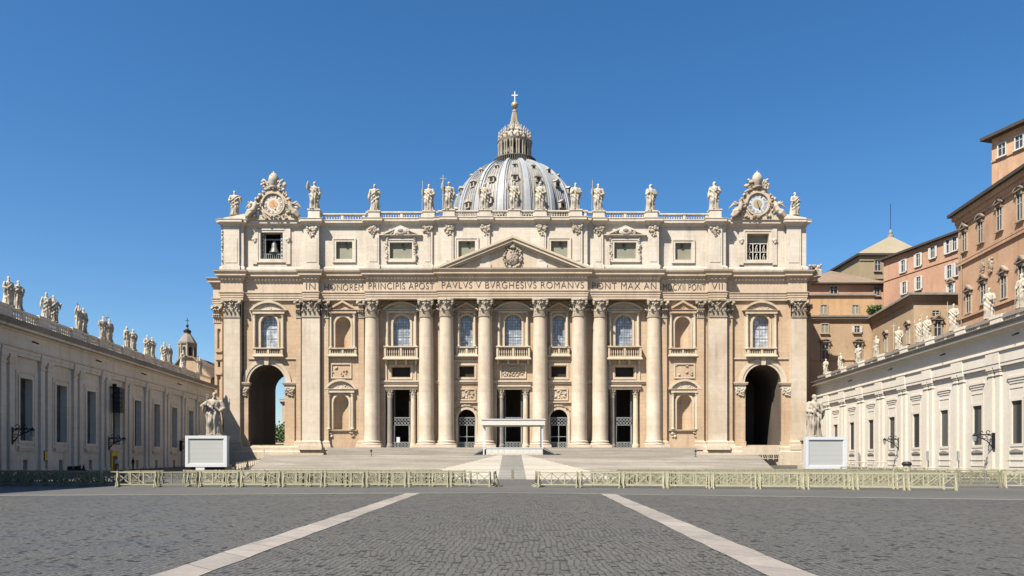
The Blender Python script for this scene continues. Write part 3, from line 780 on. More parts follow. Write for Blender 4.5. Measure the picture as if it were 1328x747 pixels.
def relief(cx, Y, w, h, zc, n, seed, name='relief_panel'):
    rg = random.Random(seed); mb = MB()
    mb.strip([(cx-w, zc-h), (cx-w, zc+h), (cx+w, zc+h), (cx+w, zc-h), (cx-w, zc-h)], [(cx-w+.25, zc-h+.25), (cx-w+.25, zc+h-.25), (cx+w-.25, zc+h-.25), (cx+w-.25, zc-h+.25), (cx-w+.25, zc-h+.25)], Y-.18, Y+.04)
    o = mb.build(name, M['cream'], B); m2 = MB()
    carve(m2, [(cx + rg.uniform(-.8, .8)*w, Y-.05, zc + rg.uniform(-.7, .7)*h) for _ in range(n)], .12, .28, rg, .7); m2.build('carving', M['carved'], o, True)
    return o
for key, flip, Y, hh, xa, xb in WALLS:
    hs = sorted(hh, key=lambda q: -q[2]); top = hs[0]; cx = (top[0]+top[1])/2
    if key == 'end':
        aedicule(cx, Y, top, 'seg', 3.05, PZ(402.5, Y), 1.75, (PZ(451.5, Y), PZ(464, Y), 2.75, .75, False), 'end_glass')
        m2 = MB(); m2.box(xa+.9, xb-.9, Y-.22, Y+.02, PZ(466, Y), PZ(464, Y)); m2.build('string_course', M['cream'], FW)
    if key == 'niche':
        aedicule(cx, Y, top, 'tri', 2.6, PZ(402, Y), 1.75, (PZ(451.5, Y), PZ(463.5, Y), 2.65, .55, False))
        lo = hs[1]; cx = (lo[0]+lo[1])/2
        aedicule(cx, Y, lo, 'seg', 2.6, PZ(504.5, Y), 1.85, None)
        m2 = MB(); zs = PZ(557.5, Y); m2.sweep([(cx-2.7, Y+.1), (cx-2.7, Y), (cx+2.7, Y), (cx+2.7, Y+.1)], [(-.1, zs-.35), (.2, zs-.3), (.4, zs-.12), (.4, zs), (-.1, zs+.01)])
        rg = random.Random(4)
        for sg in (-1, 1): carve(m2, [(cx+sg*2.1+rg.uniform(-.35, .35), Y-.15, zs-.45-.9*rg.random()) for _ in range(9)], .14, .28, rg)
        m2.build('niche_sill', M['cream'], FW)
        relief(cx, Y, 2.0, 1.45, PZ(481, Y), 8, 21+flip)
    if key in ('side', 'centre', 'inner'):
        wide = key != 'inner'
        hw = 3.05 if wide else 1.95
        aedicule(cx, Y, top, 'seg' if wide else 'tri', hw if wide else 1.9, PZ(401.5, Y), 1.45 if wide else 1.35,
                 (PZ(450, Y), PZ(468 if wide else 463.5, Y), 3.2 if wide else 2.0, 1.25 if wide else .5, wide), 'loggia_glass')
        if key == 'centre': relief(cx, Y, 2.5, 1.45, PZ(481, Y), 70, 11)
        else: mezz(cx, Y, hs[1])
        m2 = MB(); zs = PZ(495.5, Y); m2.box(xa, xb, Y-.42, Y+.02, zs, zs+.28); m2.box(xa, xb, Y-.25, Y+.02, zs-.32, zs-.003); m2.build('string_course', M['cream'], FW)
        d = hs[-1]; a, b, z0, z1 = d[:4]
        if key == 'inner':
            mb = MB(); r = (b-a)/2; sp = z1-r; R = r+.42; c2 = (a+b)/2
            o_ = [(c2-R, z0)] + [(c2 - R*cos(pi*i/14), sp + R*sin(pi*i/14)) for i in range(15)] + [(c2+R, z0)]
            i_ = [(a, z0)] + [(c2 - r*cos(pi*i/14), sp + r*sin(pi*i/14)) for i in range(15)] + [(b, z0)]
            mb.strip(o_, i_, Y-.2, Y+.05); dr = mb.build('arched_doorway', M['cream'], B)
            rg = random.Random(9); m2 = MB(); carve(m2, [(c2 + (r+.9)*cos(q)*1.05, Y-.12, sp + (r+.75)*sin(q)) for q in [pi*(.1+.8*k/26) for k in range(27)]], .12, .26, rg); m2.build('garland', M['carved'], dr)
            relief(c2, Y, 1.75, 1.15, PZ(511.5, Y), 26, 33)
            m2 = MB(); m2.box(a-.6, b+.6, Y-.35, Y+.02, PZ(522.5, Y), PZ(521, Y)); m2.build('door_cornice', M['cream'], dr)
        else:
            mb = MB(); mb.box(a-.1, b+.1, Y-.3, Y+.03, z1, z1+.5); mb.box(a-.2, b+.2, Y-.55, Y+.03, z1+.5, z1+.8)
            dr = mb.build('doorway', M['cream'], B); c2 = (a+b)/2
            for sg in (-1, 1):
                ex = c2 + sg*((b-a)/2-.78); m2 = MB()
                m2.lathe(ex, Y+.35, [(.72, z0), (.72, z0+.5), (.6, z0+.62), (.56, z0+1), (.48, z1-1.45)], 16)
                co = m2.build('door_column', M['greystone'] if sg < 0 else M['cream'], dr, 40)  # left column of each door in darker grey stone, right one cream
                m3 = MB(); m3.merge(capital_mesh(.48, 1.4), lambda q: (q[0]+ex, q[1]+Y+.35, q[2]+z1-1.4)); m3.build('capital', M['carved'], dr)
                m2 = MB(); m2.box(c2+sg*((b-a)/2)-.32, c2+sg*((b-a)/2)+.32, Y+.95, Y+1.5, z0, z1); 
                m2.box(c2+sg*((b-a)/2-1.55)-.14, c2+sg*((b-a)/2-1.55)+.14, Y+.95, Y+1.3, z0, z1); m2.build('door_jamb', M['jamb'], dr)
            a, b = a+1.5, b-1.5
        g = MB(); yg = Y+.5
        lattice(g, a, b, PZ(551.5, Y), PZ(541, Y), yg, .62); g.build('iron_grille', M['iron'], dr)
        g = MB(); lattice(g, a-.0, b+.0, z0, z0+1.15, Y+.55 if key == 'inner' else Y+.2, .6); g.build('iron_gate', M['iron'], dr)
        g = MB(); c2 = (a+b)/2
        zt = PZ(552, Y)
        if key == 'inner':
            for x in (a+.1, c2, b-.1): g.box(x-.06, x+.06, yg, yg+.08, z0, zt)
            g.box(a, b, yg+.01, yg+.07, (z0+zt)/2, (z0+zt)/2+.1)
        else:
            for x in (a+.08, b-.08): g.box(x-.1, x+.1, yg, yg+.1, z0, zt)
        g.build('door_frame', M['iron'], dr)

# --- pediment over the centre
Yp = 139.2
xa, xb = fx(568, Yp)-1.06, fx(762, Yp)+1.06; cxp = (xa+xb)/2; zp = ZC1+.02; zapex = PZ(304.5, 137.9)
mb = MB()
for (o, y0, t0, t1) in ((0, -1.06, 0, .42), (0, -.85, .40, .95), (0, -.5, .9, 1.3)):
    s_ = (zapex-zp)/(cxp-xa); L = sqrt(1+s_*s_)
    def ln(t): return [(xa+t*L/s_, zp), (cxp, zapex-t*L), (xb-t*L/s_, zp)]
    mb.strip(ln(t0), ln(t1), Yp+y0, Yp+.9)
mb.prism([(xa+2.2, zp-.05), (cxp, zapex-1.0), (xb-2.2, zp-.05)], Yp+.05, Yp+.9)
PD = mb.build('pediment', M['cream'], B)
mb = MB(); rg = random.Random(12); czp = PZ(331, Yp)
mb.ball((cxp, Yp-.12, czp-.4), (1.25, .4, 1.65), 16, 10)
mb.ball((cxp, Yp-.2, czp+1.75), (.62, .4, .75), 10, 6); mb.lathe(cxp, Yp-.2, [(.5, czp+1.2), (.66, czp+1.3), (.5, czp+1.5)], 10)
for sg in (-1, 1):
    mb.tube([(cxp-sg*1.6, Yp-.2, czp-1.6), (cxp+sg*1.6, Yp-.25, czp+1.9)], .13, 6); mb.ball((cxp+sg*1.62, Yp-.25, czp+1.95), (.4, .2, .4), 8, 5)
carve(mb, [(cxp + cos(q)*1.55*rg.uniform(.9, 1.15), Yp-.15, czp-.4 + sin(q)*2.0*rg.uniform(.9, 1.12)) for q in [2*pi*k/46 for k in range(46)]], .16, .34, rg)
carve(mb, [(cxp + rg.uniform(-.8, .8), Yp-.45, czp-.4 + rg.uniform(-1.1, 1.1)) for _ in range(16)], .14, .28, rg)
mb.build('coat_of_arms', M['carved'], PD, True)

# --- attic storey
ZA0, ZA1 = ZC1+.1, 46.55
DA = .35
ATT = {0: [], 1: [(338, 367, 301.5, 336)], 3: [(436, 457, 313.5, 336)], 4: [(505.5, 534.5, 314.5, 335.5)], 5: [(594.5, 616, 312.5, 333.5), (714.5, 736, 312.5, 333.5)],
       6: [(796.5, 825, 314.5, 335.5)], 7: [(875.5, 896.5, 315, 337)], 9: [(968.5, 997, 303, 337)]}
aw = MB()
for i, (a, b, Y) in enumerate(SEG):
    Y = Y + DA; x0, x1 = fx(a, Y-DA), fx(b, Y-DA)
    hs = [(fx(h[0], Y), fx(h[1], Y), PZ(h[3], Y), PZ(h[2], Y), 0, 1.3 if i in (1, 9) else .65) for h in ATT.get(i, [])]
    if len(hs) == 2:
        xm = (x0+x1)/2
        panel(aw, x0, xm, ZA0, ZA1+.1, Y, hs[:1], .6, 143); panel(aw, xm, x1, ZA0, ZA1+.1, Y, hs[1:], .6, 143)
    else: panel(aw, x0, x1, ZA0, ZA1+.1, Y, hs, .6, 143)
AW = aw.build('attic_wall', M['attic'], B)
mb = MB(); mb.sweep(seg_path(DA), [(-.1, ZA0), (.28, ZA0), (.28, ZA0+.75), (.12, ZA0+.95), (-.1, ZA0+1.0)], cap=False); mb.build('attic_plinth', M['attic'], AW)
mb = MB(); mb.sweep(seg_path(DA, 157), [(-.3, ZA1-.35), (.08, ZA1-.35), (.12, ZA1), (.3, ZA1+.12), (.5, ZA1+.3), (.72, ZA1+.36), (.72, ZA1+.68), (.82, ZA1+.86), (.82, ZA1+.92), (-1.2, ZA1+.98)])
AC = mb.build('attic_cornice', M['attic'], B)
for i, (a, b, Y) in enumerate(SEG):
    Y += DA
    for h in ATT.get(i, []):
        x0, x1, z0, z1 = fx(h[0], Y), fx(h[1], Y), PZ(h[3], Y), PZ(h[2], Y); cx = (x0+x1)/2; big = i in (1, 9); ped = i in (4, 6)
        mb = MB()
        for (g, d, t) in ((0, .14, .4), (.4, .24, .28)):
            mb.strip([(x0-g-t, z0-g-t), (x0-g-t, z1+g+t), (x1+g+t, z1+g+t), (x1+g+t, z0-g-t), (x0-g-t, z0-g-t)], [(x0-g, z0-g), (x0-g, z1+g), (x1+g, z1+g), (x1+g, z0-g), (x0-g, z0-g)], Y-d, Y+.04)
        if ped:
            pediment(mb, cx, z1+1.35, 3.55, 1.75, Y-.05, 'tri', .55, .34)
            mb.ball((cx, Y-.45, z1+1.95), (1.25, .4, .8), 12, 8)
        wn = mb.build('attic_window', M['attic'], B)
        if ped:
            rg = random.Random(i); m2 = MB()
            for sg in (-1, 1): m3 = MB(); carve(m3, [(cx+sg*(2.75+rg.uniform(-.2, .2)), Y-.2, z0-.5 + (z1-z0+1.3)*k/13) for k in range(14)], .16, .3, rg); m3.build('festoon', M['carved'], wn, True)
            carve(m2, [(cx + rg.uniform(-1, 1)*1.9, Y-.5, z1+1.5+rg.uniform(0, .7)) for _ in range(18)], .15, .3, rg); m2.build('carving', M['carved'], wn, True)
            m2 = MB(); m2.ball((cx, Y-.72, z1+2.1), (.62, .25, .42), 10, 6); m2.build('oculus', M['greystone'], wn)
        if not big:
            m2 = MB(); m2.box(x0, x1, Y+.5, Y+.56, z0, z1); m2.build('pane', M['curtain'], wn)
            m2 = MB(); sx = cx + (.3 if i < 6 else -.2); m2.box(sx-.22, sx+.22, Y+.15, Y+.45, z1-.75, z1-.3); m2.build('window_speaker', M['black'], wn)  # small black speaker box near the top of the pane
        else:
            m2 = MB(); m2.box(x0-.3, x1+.3, Y+3.5, Y+3.6, z0-1, z1+1); m2.quad((x0, Y+1.3, z0), (x1, Y+1.3, z0), (x1, Y+3.5, z0), (x0, Y+3.5, z0)); m2.quad((x0, Y+1.3, z1), (x1, Y+1.3, z1), (x1, Y+3.5, z1), (x0, Y+3.5, z1))
            for x in (x0, x1): m2.quad((x, Y+1.3, z0), (x, Y+3.5, z0), (x, Y+3.5, z1), (x, Y+1.3, z1))
            m2.build('bell_chamber', M['dark'], wn)
            for sg in (-1, 1):
                m2 = MB(); ex = cx + sg*3.2; m2.box(ex-.42, ex+.42, Y-.22, Y+.03, z0-1.0, z1+1.0); rg = random.Random(6)
                carve(m2, [(ex+rg.uniform(-.4, .4), Y-.3, z1-1.6+rg.uniform(-.5, .5)) for _ in range(9)], .15, .3, rg); m2.build('window_strip', M['attic'], wn)
            if i == 1:
                m2 = MB(); cz = (z0+z1)/2-.2
                m2.lathe(cx+.15, Y+1.2, [(.0, cz+1.15), (.35, cz+1.1), (.5, cz+.9), (.58, cz+.2), (.75, cz-.45), (1.05, cz-.85), (1.05, cz-.95)], 20); m2.box(cx-.1, cx+.4, Y+.95, Y+1.45, cz+1.1, cz+1.6)
                m2.build('bell', M['bronze'], wn, True)
                m2 = MB(); m2.box(x0, x1, Y+1.1, Y+1.3, cz+1.6, cz+1.8)
                for k in range(11): xx = x0 + (x1-x0)*(k+.5)/11; m2.box(xx-.04, xx+.04, Y+.5, Y+.58, z0, z0+1.1)
                m2.box(x0, x1, Y+.5, Y+.58, z0+1.05, z0+1.15)
                for sg in (-1, 1):
                    ex = cx + sg*1.65; m2.tube([(ex, Y+.5, z0), (ex, Y+.5, z1)], .09, 5); m2.tube([(ex+.3, Y+.5, z0), (ex+.3, Y+.5, z1)], .06, 5)
                    for k in range(7): zz = z0 + (z1-z0)*(k+.5)/7; m2.ball((ex+.12*sg, Y+.5, zz), (.22, .1, .2), 6, 4)
                m2.build('bell_frame', M['iron'], wn)
            else:
                m2 = MB()
                for k in range(4): xx = x0 + (x1-x0)*k/3; m2.box(xx-.08, xx+.08, Y+.7, Y+.82, z0, z0+(z1-z0)*.64)
                for k in range(3): zz = z0 + (z1-z0)*.64*k/2; m2.box(x0, x1, Y+.7, Y+.8, zz, zz+.14)
                for k in range(3):
                    for j in range(2):
                        xx = x0 + (x1-x0)*(k+.5)/3; zz = z0+.5+j*1.6; m2.tube([(xx-.12, Y+.75, zz-.4), (xx-.2, Y+.75, zz+.2), (xx, Y+.75, zz+.8)], .07, 5); m2.tube([(xx+.2, Y+.75, zz-.2), (xx+.05, Y+.75, zz+.5)], .06, 5); m2.ball((xx+.05, Y+.72, zz+.75), (.12, .08, .16), 6, 4)
                m2.build('window_lattice', M['canopy'], wn)
                m2 = MB(); m2.box(x0, x1, Y+.9, Y+.96, z0+(z1-z0)*.66, z1); m2.build('blind', M['curtain'], wn)
APIL = [(291, 311, 0), (396, 414, 2), (477, 492, 4), (549, 561, 4), (575.5, 588.5, 5), (624, 635, 5), (697, 708, 5), (743, 755, 5), (770, 782, 6), (840, 854, 6), (918, 936, 8), (1020, 1038, 10)]
for a, b, i in APIL:
    Y = SEG[i][2]+DA; x0, x1 = fx(a, Y), fx(b, Y); cx = (x0+x1)/2; mb = MB()
    mb.box(x0, x1, Y-.35, Y+.05, ZA0+.9, ZA1-.36); mb.box(x0-.2, x1+.2, Y-.5, Y+.05, ZA0+.05, ZA0+1.02)
    mb.box(x0+.35, x1-.35, Y-.42, Y, ZA0+1.6, ZA1-2.6)
    p = mb.build('attic_pilaster', M['attic'], B)
    if i not in (0, 10):
        rg = random.Random(a); m2 = MB()
        carve(m2, [(cx + rg.uniform(-.85, .85), Y-.45, ZA1-.55-1.0*rg.random()) for _ in range(20)], .18, .36, rg); carve(m2, [(cx+rg.uniform(-.35, .35), Y-.45, ZA1-1.5-.95*rg.random()) for _ in range(7)], .15, .28, rg)
        m2.build('carving', M['carved'], p, True)
    m2 = MB(); m2.sweep([(x0, Y+.1), (x0, Y-.34), (x1, Y-.34), (x1, Y+.1)], [(-.1, ZA1-.34), (.1, ZA1-.34), (.14, ZA1), (.32, ZA1+.12), (.52, ZA1+.3), (.74, ZA1+.37), (.74, ZA1+.69), (.84, ZA1+.87), (.84, ZA1+.93), (-.2, ZA1+.985)])
    m2.build('cornice_break', M['attic'], AC)
# carved strip on the corner
mb = MB(); rg = random.Random(88); Y = 140.95; carve(mb, [(fx(290, Y)+rg.uniform(-.25, .25), Y-.2, PZ(340, Y)+6*k/22) for k in range(23)], .15, .3, rg); mb.build('carving', M['carved'], AW, True)

# --- balustrade of the attic with pedestals
ZBAL = ZA1+.97
STAT = [(485, 4), (556, 4), (582, 5), (629, 5), (667, 5), (701, 5), (747, 5), (776.5, 6), (845, 6), (407, 2), (928, 8)]
mb = MB(); pd_x = []
for i in (3, 4, 5, 6, 7):
    a, b, Y = SEG[i]; Y = Y + .25; x0, x1 = fx(a, Y), fx(b, Y)
    mb.box(x0, x1, Y, Y+.6, ZBAL, ZBAL+.28); mb.box(x0-.05, x1+.05, Y-.06, Y+.66, ZBAL+1.15, ZBAL+1.4)
    peds = [fx(p, Y) for p, k in STAT if k == i]
    k = max(1, round((x1-x0)/5.0)); cuts = sorted(set([x0+.45, x1-.45] + peds)); 
    ivs = []
    for c0, c1 in zip(cuts, cuts[1:]):
        s0 = c0 + (1.2 if c0 in peds else 0); s1 = c1 - (1.2 if c1 in peds else 0)
        if s1 - s0 > .5: ivs.append((s0, s1))
    for s0, s1 in ivs:
        kk = max(1, round((s1-s0)/4.0))
        for q in range(kk):
            e0 = s0 + (s1-s0)*q/kk + .25; e1 = s0 + (s1-s0)*(q+1)/kk - .25
            balusters(mb, e0, e1, Y+.3, ZBAL+.28, ZBAL+1.15, .46, .19); mb.box(e1, e1+.5, Y+.05, Y+.55, ZBAL+.28, ZBAL+1.15)
BAL = mb.build('balustrade', M['attic'], B)
for p, i in STAT:
    Y = SEG[i][2]+.1; x = fx(p, Y); m2 = MB(); big = i in (2, 8); w = 1.25
    zt = ZBAL + (1.5 if not big else 1.9)
    m2.box(x-w, x+w, Y-.2, Y+1.5, ZBAL, ZBAL+.3); m2.box(x-w+.15, x+w-.15, Y-.08, Y+1.4, ZBAL+.3, zt-.2); m2.box(x-w+.02, x+w-.02, Y-.2, Y+1.5, zt-.2, zt+.02)
    m2.build('statue_pedestal', M['attic'], B)

# --- clocks
def clock(px, py, Y, blue):
    cx, cz = fx(px, Y), PZ(py, Y); R = 2.0; zb = ZBAL
    mb = MB()
    mb.prism([(cx-5.2, zb), (cx+5.2, zb), (cx+4.6, zb+.9), (cx-4.6, zb+.9)], Y+.1, Y+1.6)
    mb.prism([(cx-2.9, zb+.6), (cx+2.9, zb+.6)] + [(cx + 3.0*cos(q), cz + 3.0*sin(q)) for q in [pi*(-.12 + 1.24*k/18) for k in range(19)]], Y+.2, Y+1.4)
    for (r0, r1, d) in ((R, R+.28, .32), (R+.22, R+.62, .12)):
        mb.strip([(cx + r1*cos(2*pi*k/32), cz + r1*sin(2*pi*k/32)) for k in range(33)], [(cx + r0*cos(2*pi*k/32), cz + r0*sin(2*pi*k/32)) for k in range(33)], Y+.2-d, Y+.3)
    ck = mb.build('clock', M['cream'], B)
    def disc(name, r, d, mt):
        m2 = MB(); m2.prism([(cx + r*cos(2*pi*k/40), cz + r*sin(2*pi*k/40)) for k in range(40)], Y+.2-d, Y+.25); return m2.build(name, M[mt], ck)
    disc('clock_face', R+.02, .04, 'clock_blue' if blue else 'clock_white'); disc('clock_centre', .82, .07, 'gold' if blue else 'terracotta')
    m2 = MB()
    for k, s in enumerate(('XII', 'I', 'II', 'III', 'IIII', 'V', 'VI', 'VII', 'VIII', 'IX', 'X', 'XI')):
        a = 2*pi*k/12; t_ = MB(); w = .13*len(s)+.1; text_into(t_, s, -w/2, w/2, 0, .5, 0, .02)
        m2.merge(t_, lambda q: (cx + (1.48+q[2])*sin(a) + q[0]*cos(a), Y+.15+q[1], cz + (1.48+q[2])*cos(a) - q[0]*sin(a)))
    m2.strip([(cx + 1.85*cos(2*pi*k/40), cz + 1.85*sin(2*pi*k/40)) for k in range(41)], [(cx + 1.80*cos(2*pi*k/40), cz + 1.80*sin(2*pi*k/40)) for k in range(41)], Y+.14, Y+.17)
    m2.build('clock_numerals', M['ink'], ck)
    m2 = MB(); m2.tube([(cx-.1, Y+.08, cz+.4), (cx+.35, Y+.08, cz-1.1)], [.07, .04], 5); m2.ball((cx+.32, Y+.08, cz-.85), (.2, .05, .2), 8, 5); m2.build('clock_hand', M['black'] if blue else M['gold'], ck)
    # carved surround: scrolls, tiara and keys on top
    m2 = MB(); rg = random.Random(17+blue); ys = Y+.1
    for k in range(60):
        q = pi*(-.18+1.36*rg.random()); rr = rg.uniform(2.75, 3.35); m2.ball((cx+rr*cos(q), ys+rg.uniform(-.25, .3), cz+rr*sin(q)), (rg.uniform(.18, .38), .26, rg.uniform(.2, .42)), 6, 4, Matrix.Rotation(rg.uniform(-1, 1), 3, 'Y'))
    for sg in (-1, 1):
        m2.tube([(cx+sg*(3.0+1.5*q), ys, cz-.4-1.9*q-.35*sin(q*5)) for q in [j/8 for j in range(9)]], [.42-.02*j for j in range(9)], 6)
        carve(m2, [(cx+sg*rg.uniform(3.0, 4.6), ys+rg.uniform(-.3, .3), zb+.6+rg.uniform(0, 1.7)) for _ in range(26)], .2, .45, rg)
        m2.tube([(cx+sg*.4, ys, cz+3.1), (cx+sg*1.1, ys, cz+3.6), (cx+sg*1.5, ys, cz+4.4), (cx+sg*1.95, ys, cz+4.6)], [.25, .22, .2, .28], 6)
        carve(m2, [(cx+sg*rg.uniform(.5, 2.3), ys+rg.uniform(-.2, .3), cz+2.9+rg.uniform(0, 1.5)-.0) for _ in range(18)], .18, .38, rg)
    carve(m2, [(cx+rg.uniform(-2.6, 2.6), ys-.15, zb+.45+rg.uniform(-.2, .35)) for _ in range(26)], .14, .3, rg)
    m2.build('clock_carving', M['carved'], ck, True)
    m2 = MB(); zt = cz+3.0; m2.lathe(cx, Y+.5, [(.85, zt), (.95, zt+.3), (.8, zt+.6), (.98, zt+.75), (.92, zt+1.25), (1.02, zt+1.4), (.95, zt+2.0), (.8, zt+2.5), (.45, zt+2.95), (.12, zt+3.15), (.2, zt+3.3), (0, zt+3.45)], 16); m2.build('papal_tiara', M['statue'], ck, True)
    return ck
CK = [clock(354, 264.5, 140.6, 0), clock(983, 264, 140.6, 1)]
# low sloping parapet beside clocks
for a, b in ((290, 318), (1016, 1046)):
    mb = MB(); Y = 141.2; x0, x1 = fx(a, Y), fx(b, Y); s = 1 if a < 600 else -1
    pts = [(x0, ZBAL), (x1, ZBAL), (x1, ZBAL+1.35), (x0, ZBAL+.55)] if s > 0 else [(x0, ZBAL), (x1, ZBAL), (x1, ZBAL+.55), (x0, ZBAL+1.35)]
    mb.prism(pts, Y, Y+1.2); mb.build('parapet', M['attic'], B)

# --- dome
YD = 277.0; XD = PX(667.5, YD)
ZD0, RD, HD = 86.0, 23.3, 26.0
def dome_r(z): return RD*max(0, 1-((z-ZD0)/HD)**2.2)**(1/2.2)
ZTOP = 110.9
dprof = [(dome_r(ZD0 + (ZTOP-ZD0)*sin(pi/2*i/22)), ZD0 + (ZTOP-ZD0)*sin(pi/2*i/22)) for i in range(23)]
mb = MB(); mb.lathe(XD, YD, [(27.5, 50), (27.5, 54), (24.5, 54.2), (24.5, 72), (27, 72.5), (27, 74), (24, 74.4), (24, 84), (24.2, 84.4), (23.4, 85.8)] + dprof, 96)
DM = mb.build('dome', M['lead'], B, 40)
for k in range(16):
    a0 = 2*pi*(k+.5)/16 - pi/2; mb = MB(); prev = None
    d = Vector((cos(a0), sin(a0), 0)); s = Vector((-sin(a0), cos(a0), 0))
    for (r, z) in dprof:
        q = (z-ZD0)/(ZTOP-ZD0); w = 1.65*(1-.52*q); c = Vector((XD, YD, z)) + d*r; row = []
        nrm = (d*(r/RD**2) + Vector((0, 0, 1))*((z-ZD0)/HD**2)).normalized()
        for (f, hgt) in ((-1, -.2), (-1, .45), (-.55, .5), (-.5, .95), (.5, .95), (.55, .5), (1, .45), (1, -.2)): row.append(tuple(c + s*w*f + nrm*hgt))
        if prev: mb.add(prev+row, [(i, i+1, i+9, i+8) for i in range(7)])
        prev = row
    mb.build('rib', M['rib'], DM)
    mb = MB()
    for sg in (-1, 1):
        prev = None; mb = MB()
        for (r, z) in dprof:
            q = (z-ZD0)/(ZTOP-ZD0); w = 1.65*(1-.52*q); c = Vector((XD, YD, z)) + d*r; nrm = (d*(r/RD**2) + Vector((0, 0, 1))*((z-ZD0)/HD**2)).normalized()
            row = [tuple(c + s*sg*(w+e) + nrm*h) for e, h in ((-.02, -.2), (-.02, .12), (.26, .10), (.26, -.3))]
            if prev: mb.add(prev+row, [(i, i+1, i+5, i+4) for i in range(3)])
            prev = row
        mb.build('lead_gutter', M['leadseam'], DM)
    mb = MB()
    for f in (-.72, -.36, .0, .36, .72):      # standing seams of the panel beside this rib
        a2 = 2*pi*(k + f*.36)/16 - pi/2; d2 = Vector((cos(a2), sin(a2), 0)); s2 = Vector((-sin(a2), cos(a2), 0)); prev = None
        for (r, z) in dprof[:20]:
            nrm = (d2*(r/RD**2) + Vector((0, 0, 1))*((z-ZD0)/HD**2)).normalized(); c = Vector((XD, YD, z)) + d2*r
            row = [tuple(c + s2*e + nrm*h) for e, h in ((-.11, -.1), (-.11, .2), (.11, .2), (.11, -.1))]
            if prev: mb.add(prev+row, [(i, i+1, i+5, i+4) for i in range(3)])
            prev = row
    mb.build('lead_seam', M['rib'], DM)
    a1 = 2*pi*k/16 - pi/2; d = Vector((cos(a1), sin(a1), 0)); s = Vector((-sin(a1), cos(a1), 0))
    for zz, sc in ((91.5, 1.15), (99.5, 1.05), (105.2, .72)):
        if d.y > .35: continue
        r = dome_r(zz); m2 = MB()
        def xf(p): 
            v = Vector((XD, YD, zz)) + d*(r - 1.4*sc + p[1]) + s*p[0] + Vector((0, 0, p[2])); return tuple(v)
        m2.xf = xf
        m2.box(-1.0*sc, 1.0*sc, -1, 2.3*sc, -.9*sc, .9*sc)
        m2.add([(-1.25*sc, -1, .9*sc), (1.25*sc, -1, .9*sc), (0, -1, 1.9*sc), (-1.25*sc, 2.6*sc, .9*sc), (1.25*sc, 2.6*sc, .9*sc), (0, 2.6*sc, 1.9*sc)], [(0,1,2), (3,5,4), (0,3,4,1), (1,4,5,2), (2,5,3,0)])
        dw = m2.build('dormer', M['lantern'], DM)
        m3 = MB(); m3.xf = xf; m3.lathe(0, 2.31*sc, [(0, 0), (.62*sc, 0)], 12)
        m3.v = [xf((.62*sc*cos(2*pi*j/12), 2.32*sc, .72*sc*sin(2*pi*j/12))) for j in range(12)]; m3.f = [tuple(range(12))]
        m3.build('dormer_opening', M['dark'], DM)
# lantern
mb = MB(); zg = 110.9
mb.lathe(XD, YD, [(6.4, zg-1), (8.1, zg-.6), (8.3, zg-.2), (8.3, zg+.35), (7.4, zg+.4), (7.4, zg+2.3), (8.1, zg+2.35), (8.1, zg+2.7), (7.3, zg+2.75), (7.2, zg+.5), (0, zg+.5)], 48)
for k in range(64):
    a = 2*pi*k/64; mb.box(XD+7.9*cos(a)-.13, XD+7.9*cos(a)+.13, YD+7.9*sin(a)-.13, YD+7.9*sin(a)+.13, zg+.4, zg+2.36)
LG = mb.build('lantern_gallery', M['railing'], DM, 30)
mb = MB(); zl = zg+.8; zl1 = 119.7
mb.lathe(XD, YD, [(4.7, zl), (4.7, zl1), (6.3, zl1+.1), (6.5, zl1+.5), (6.7, zl1+.9), (5.6, zl1+1.0), (5.0, zl1+1.2), (4.9, zl1+2.6), (5.2, zl1+2.8), (4.6, zl1+3.1), (3.7, zl1+4.4), (3.9, zl1+4.6), (2.7, zl1+5.0), (2.2, zl1+5.6), (1.7, zl1+6.8), (1.75, zl1+7.0), (1.1, zl1+8.2), (1.0, zl1+9.2), (1.05, zl1+9.4), (.7, zl1+11.0), (.55, zl1+12.6), (1.0, zl1+12.7), (.9, zl1+13.1), (.4, zl1+13.3), (.35, zl1+14.1)], 32)
LT = mb.build('lantern', M['lantern'], DM, 30)
m4 = MB()
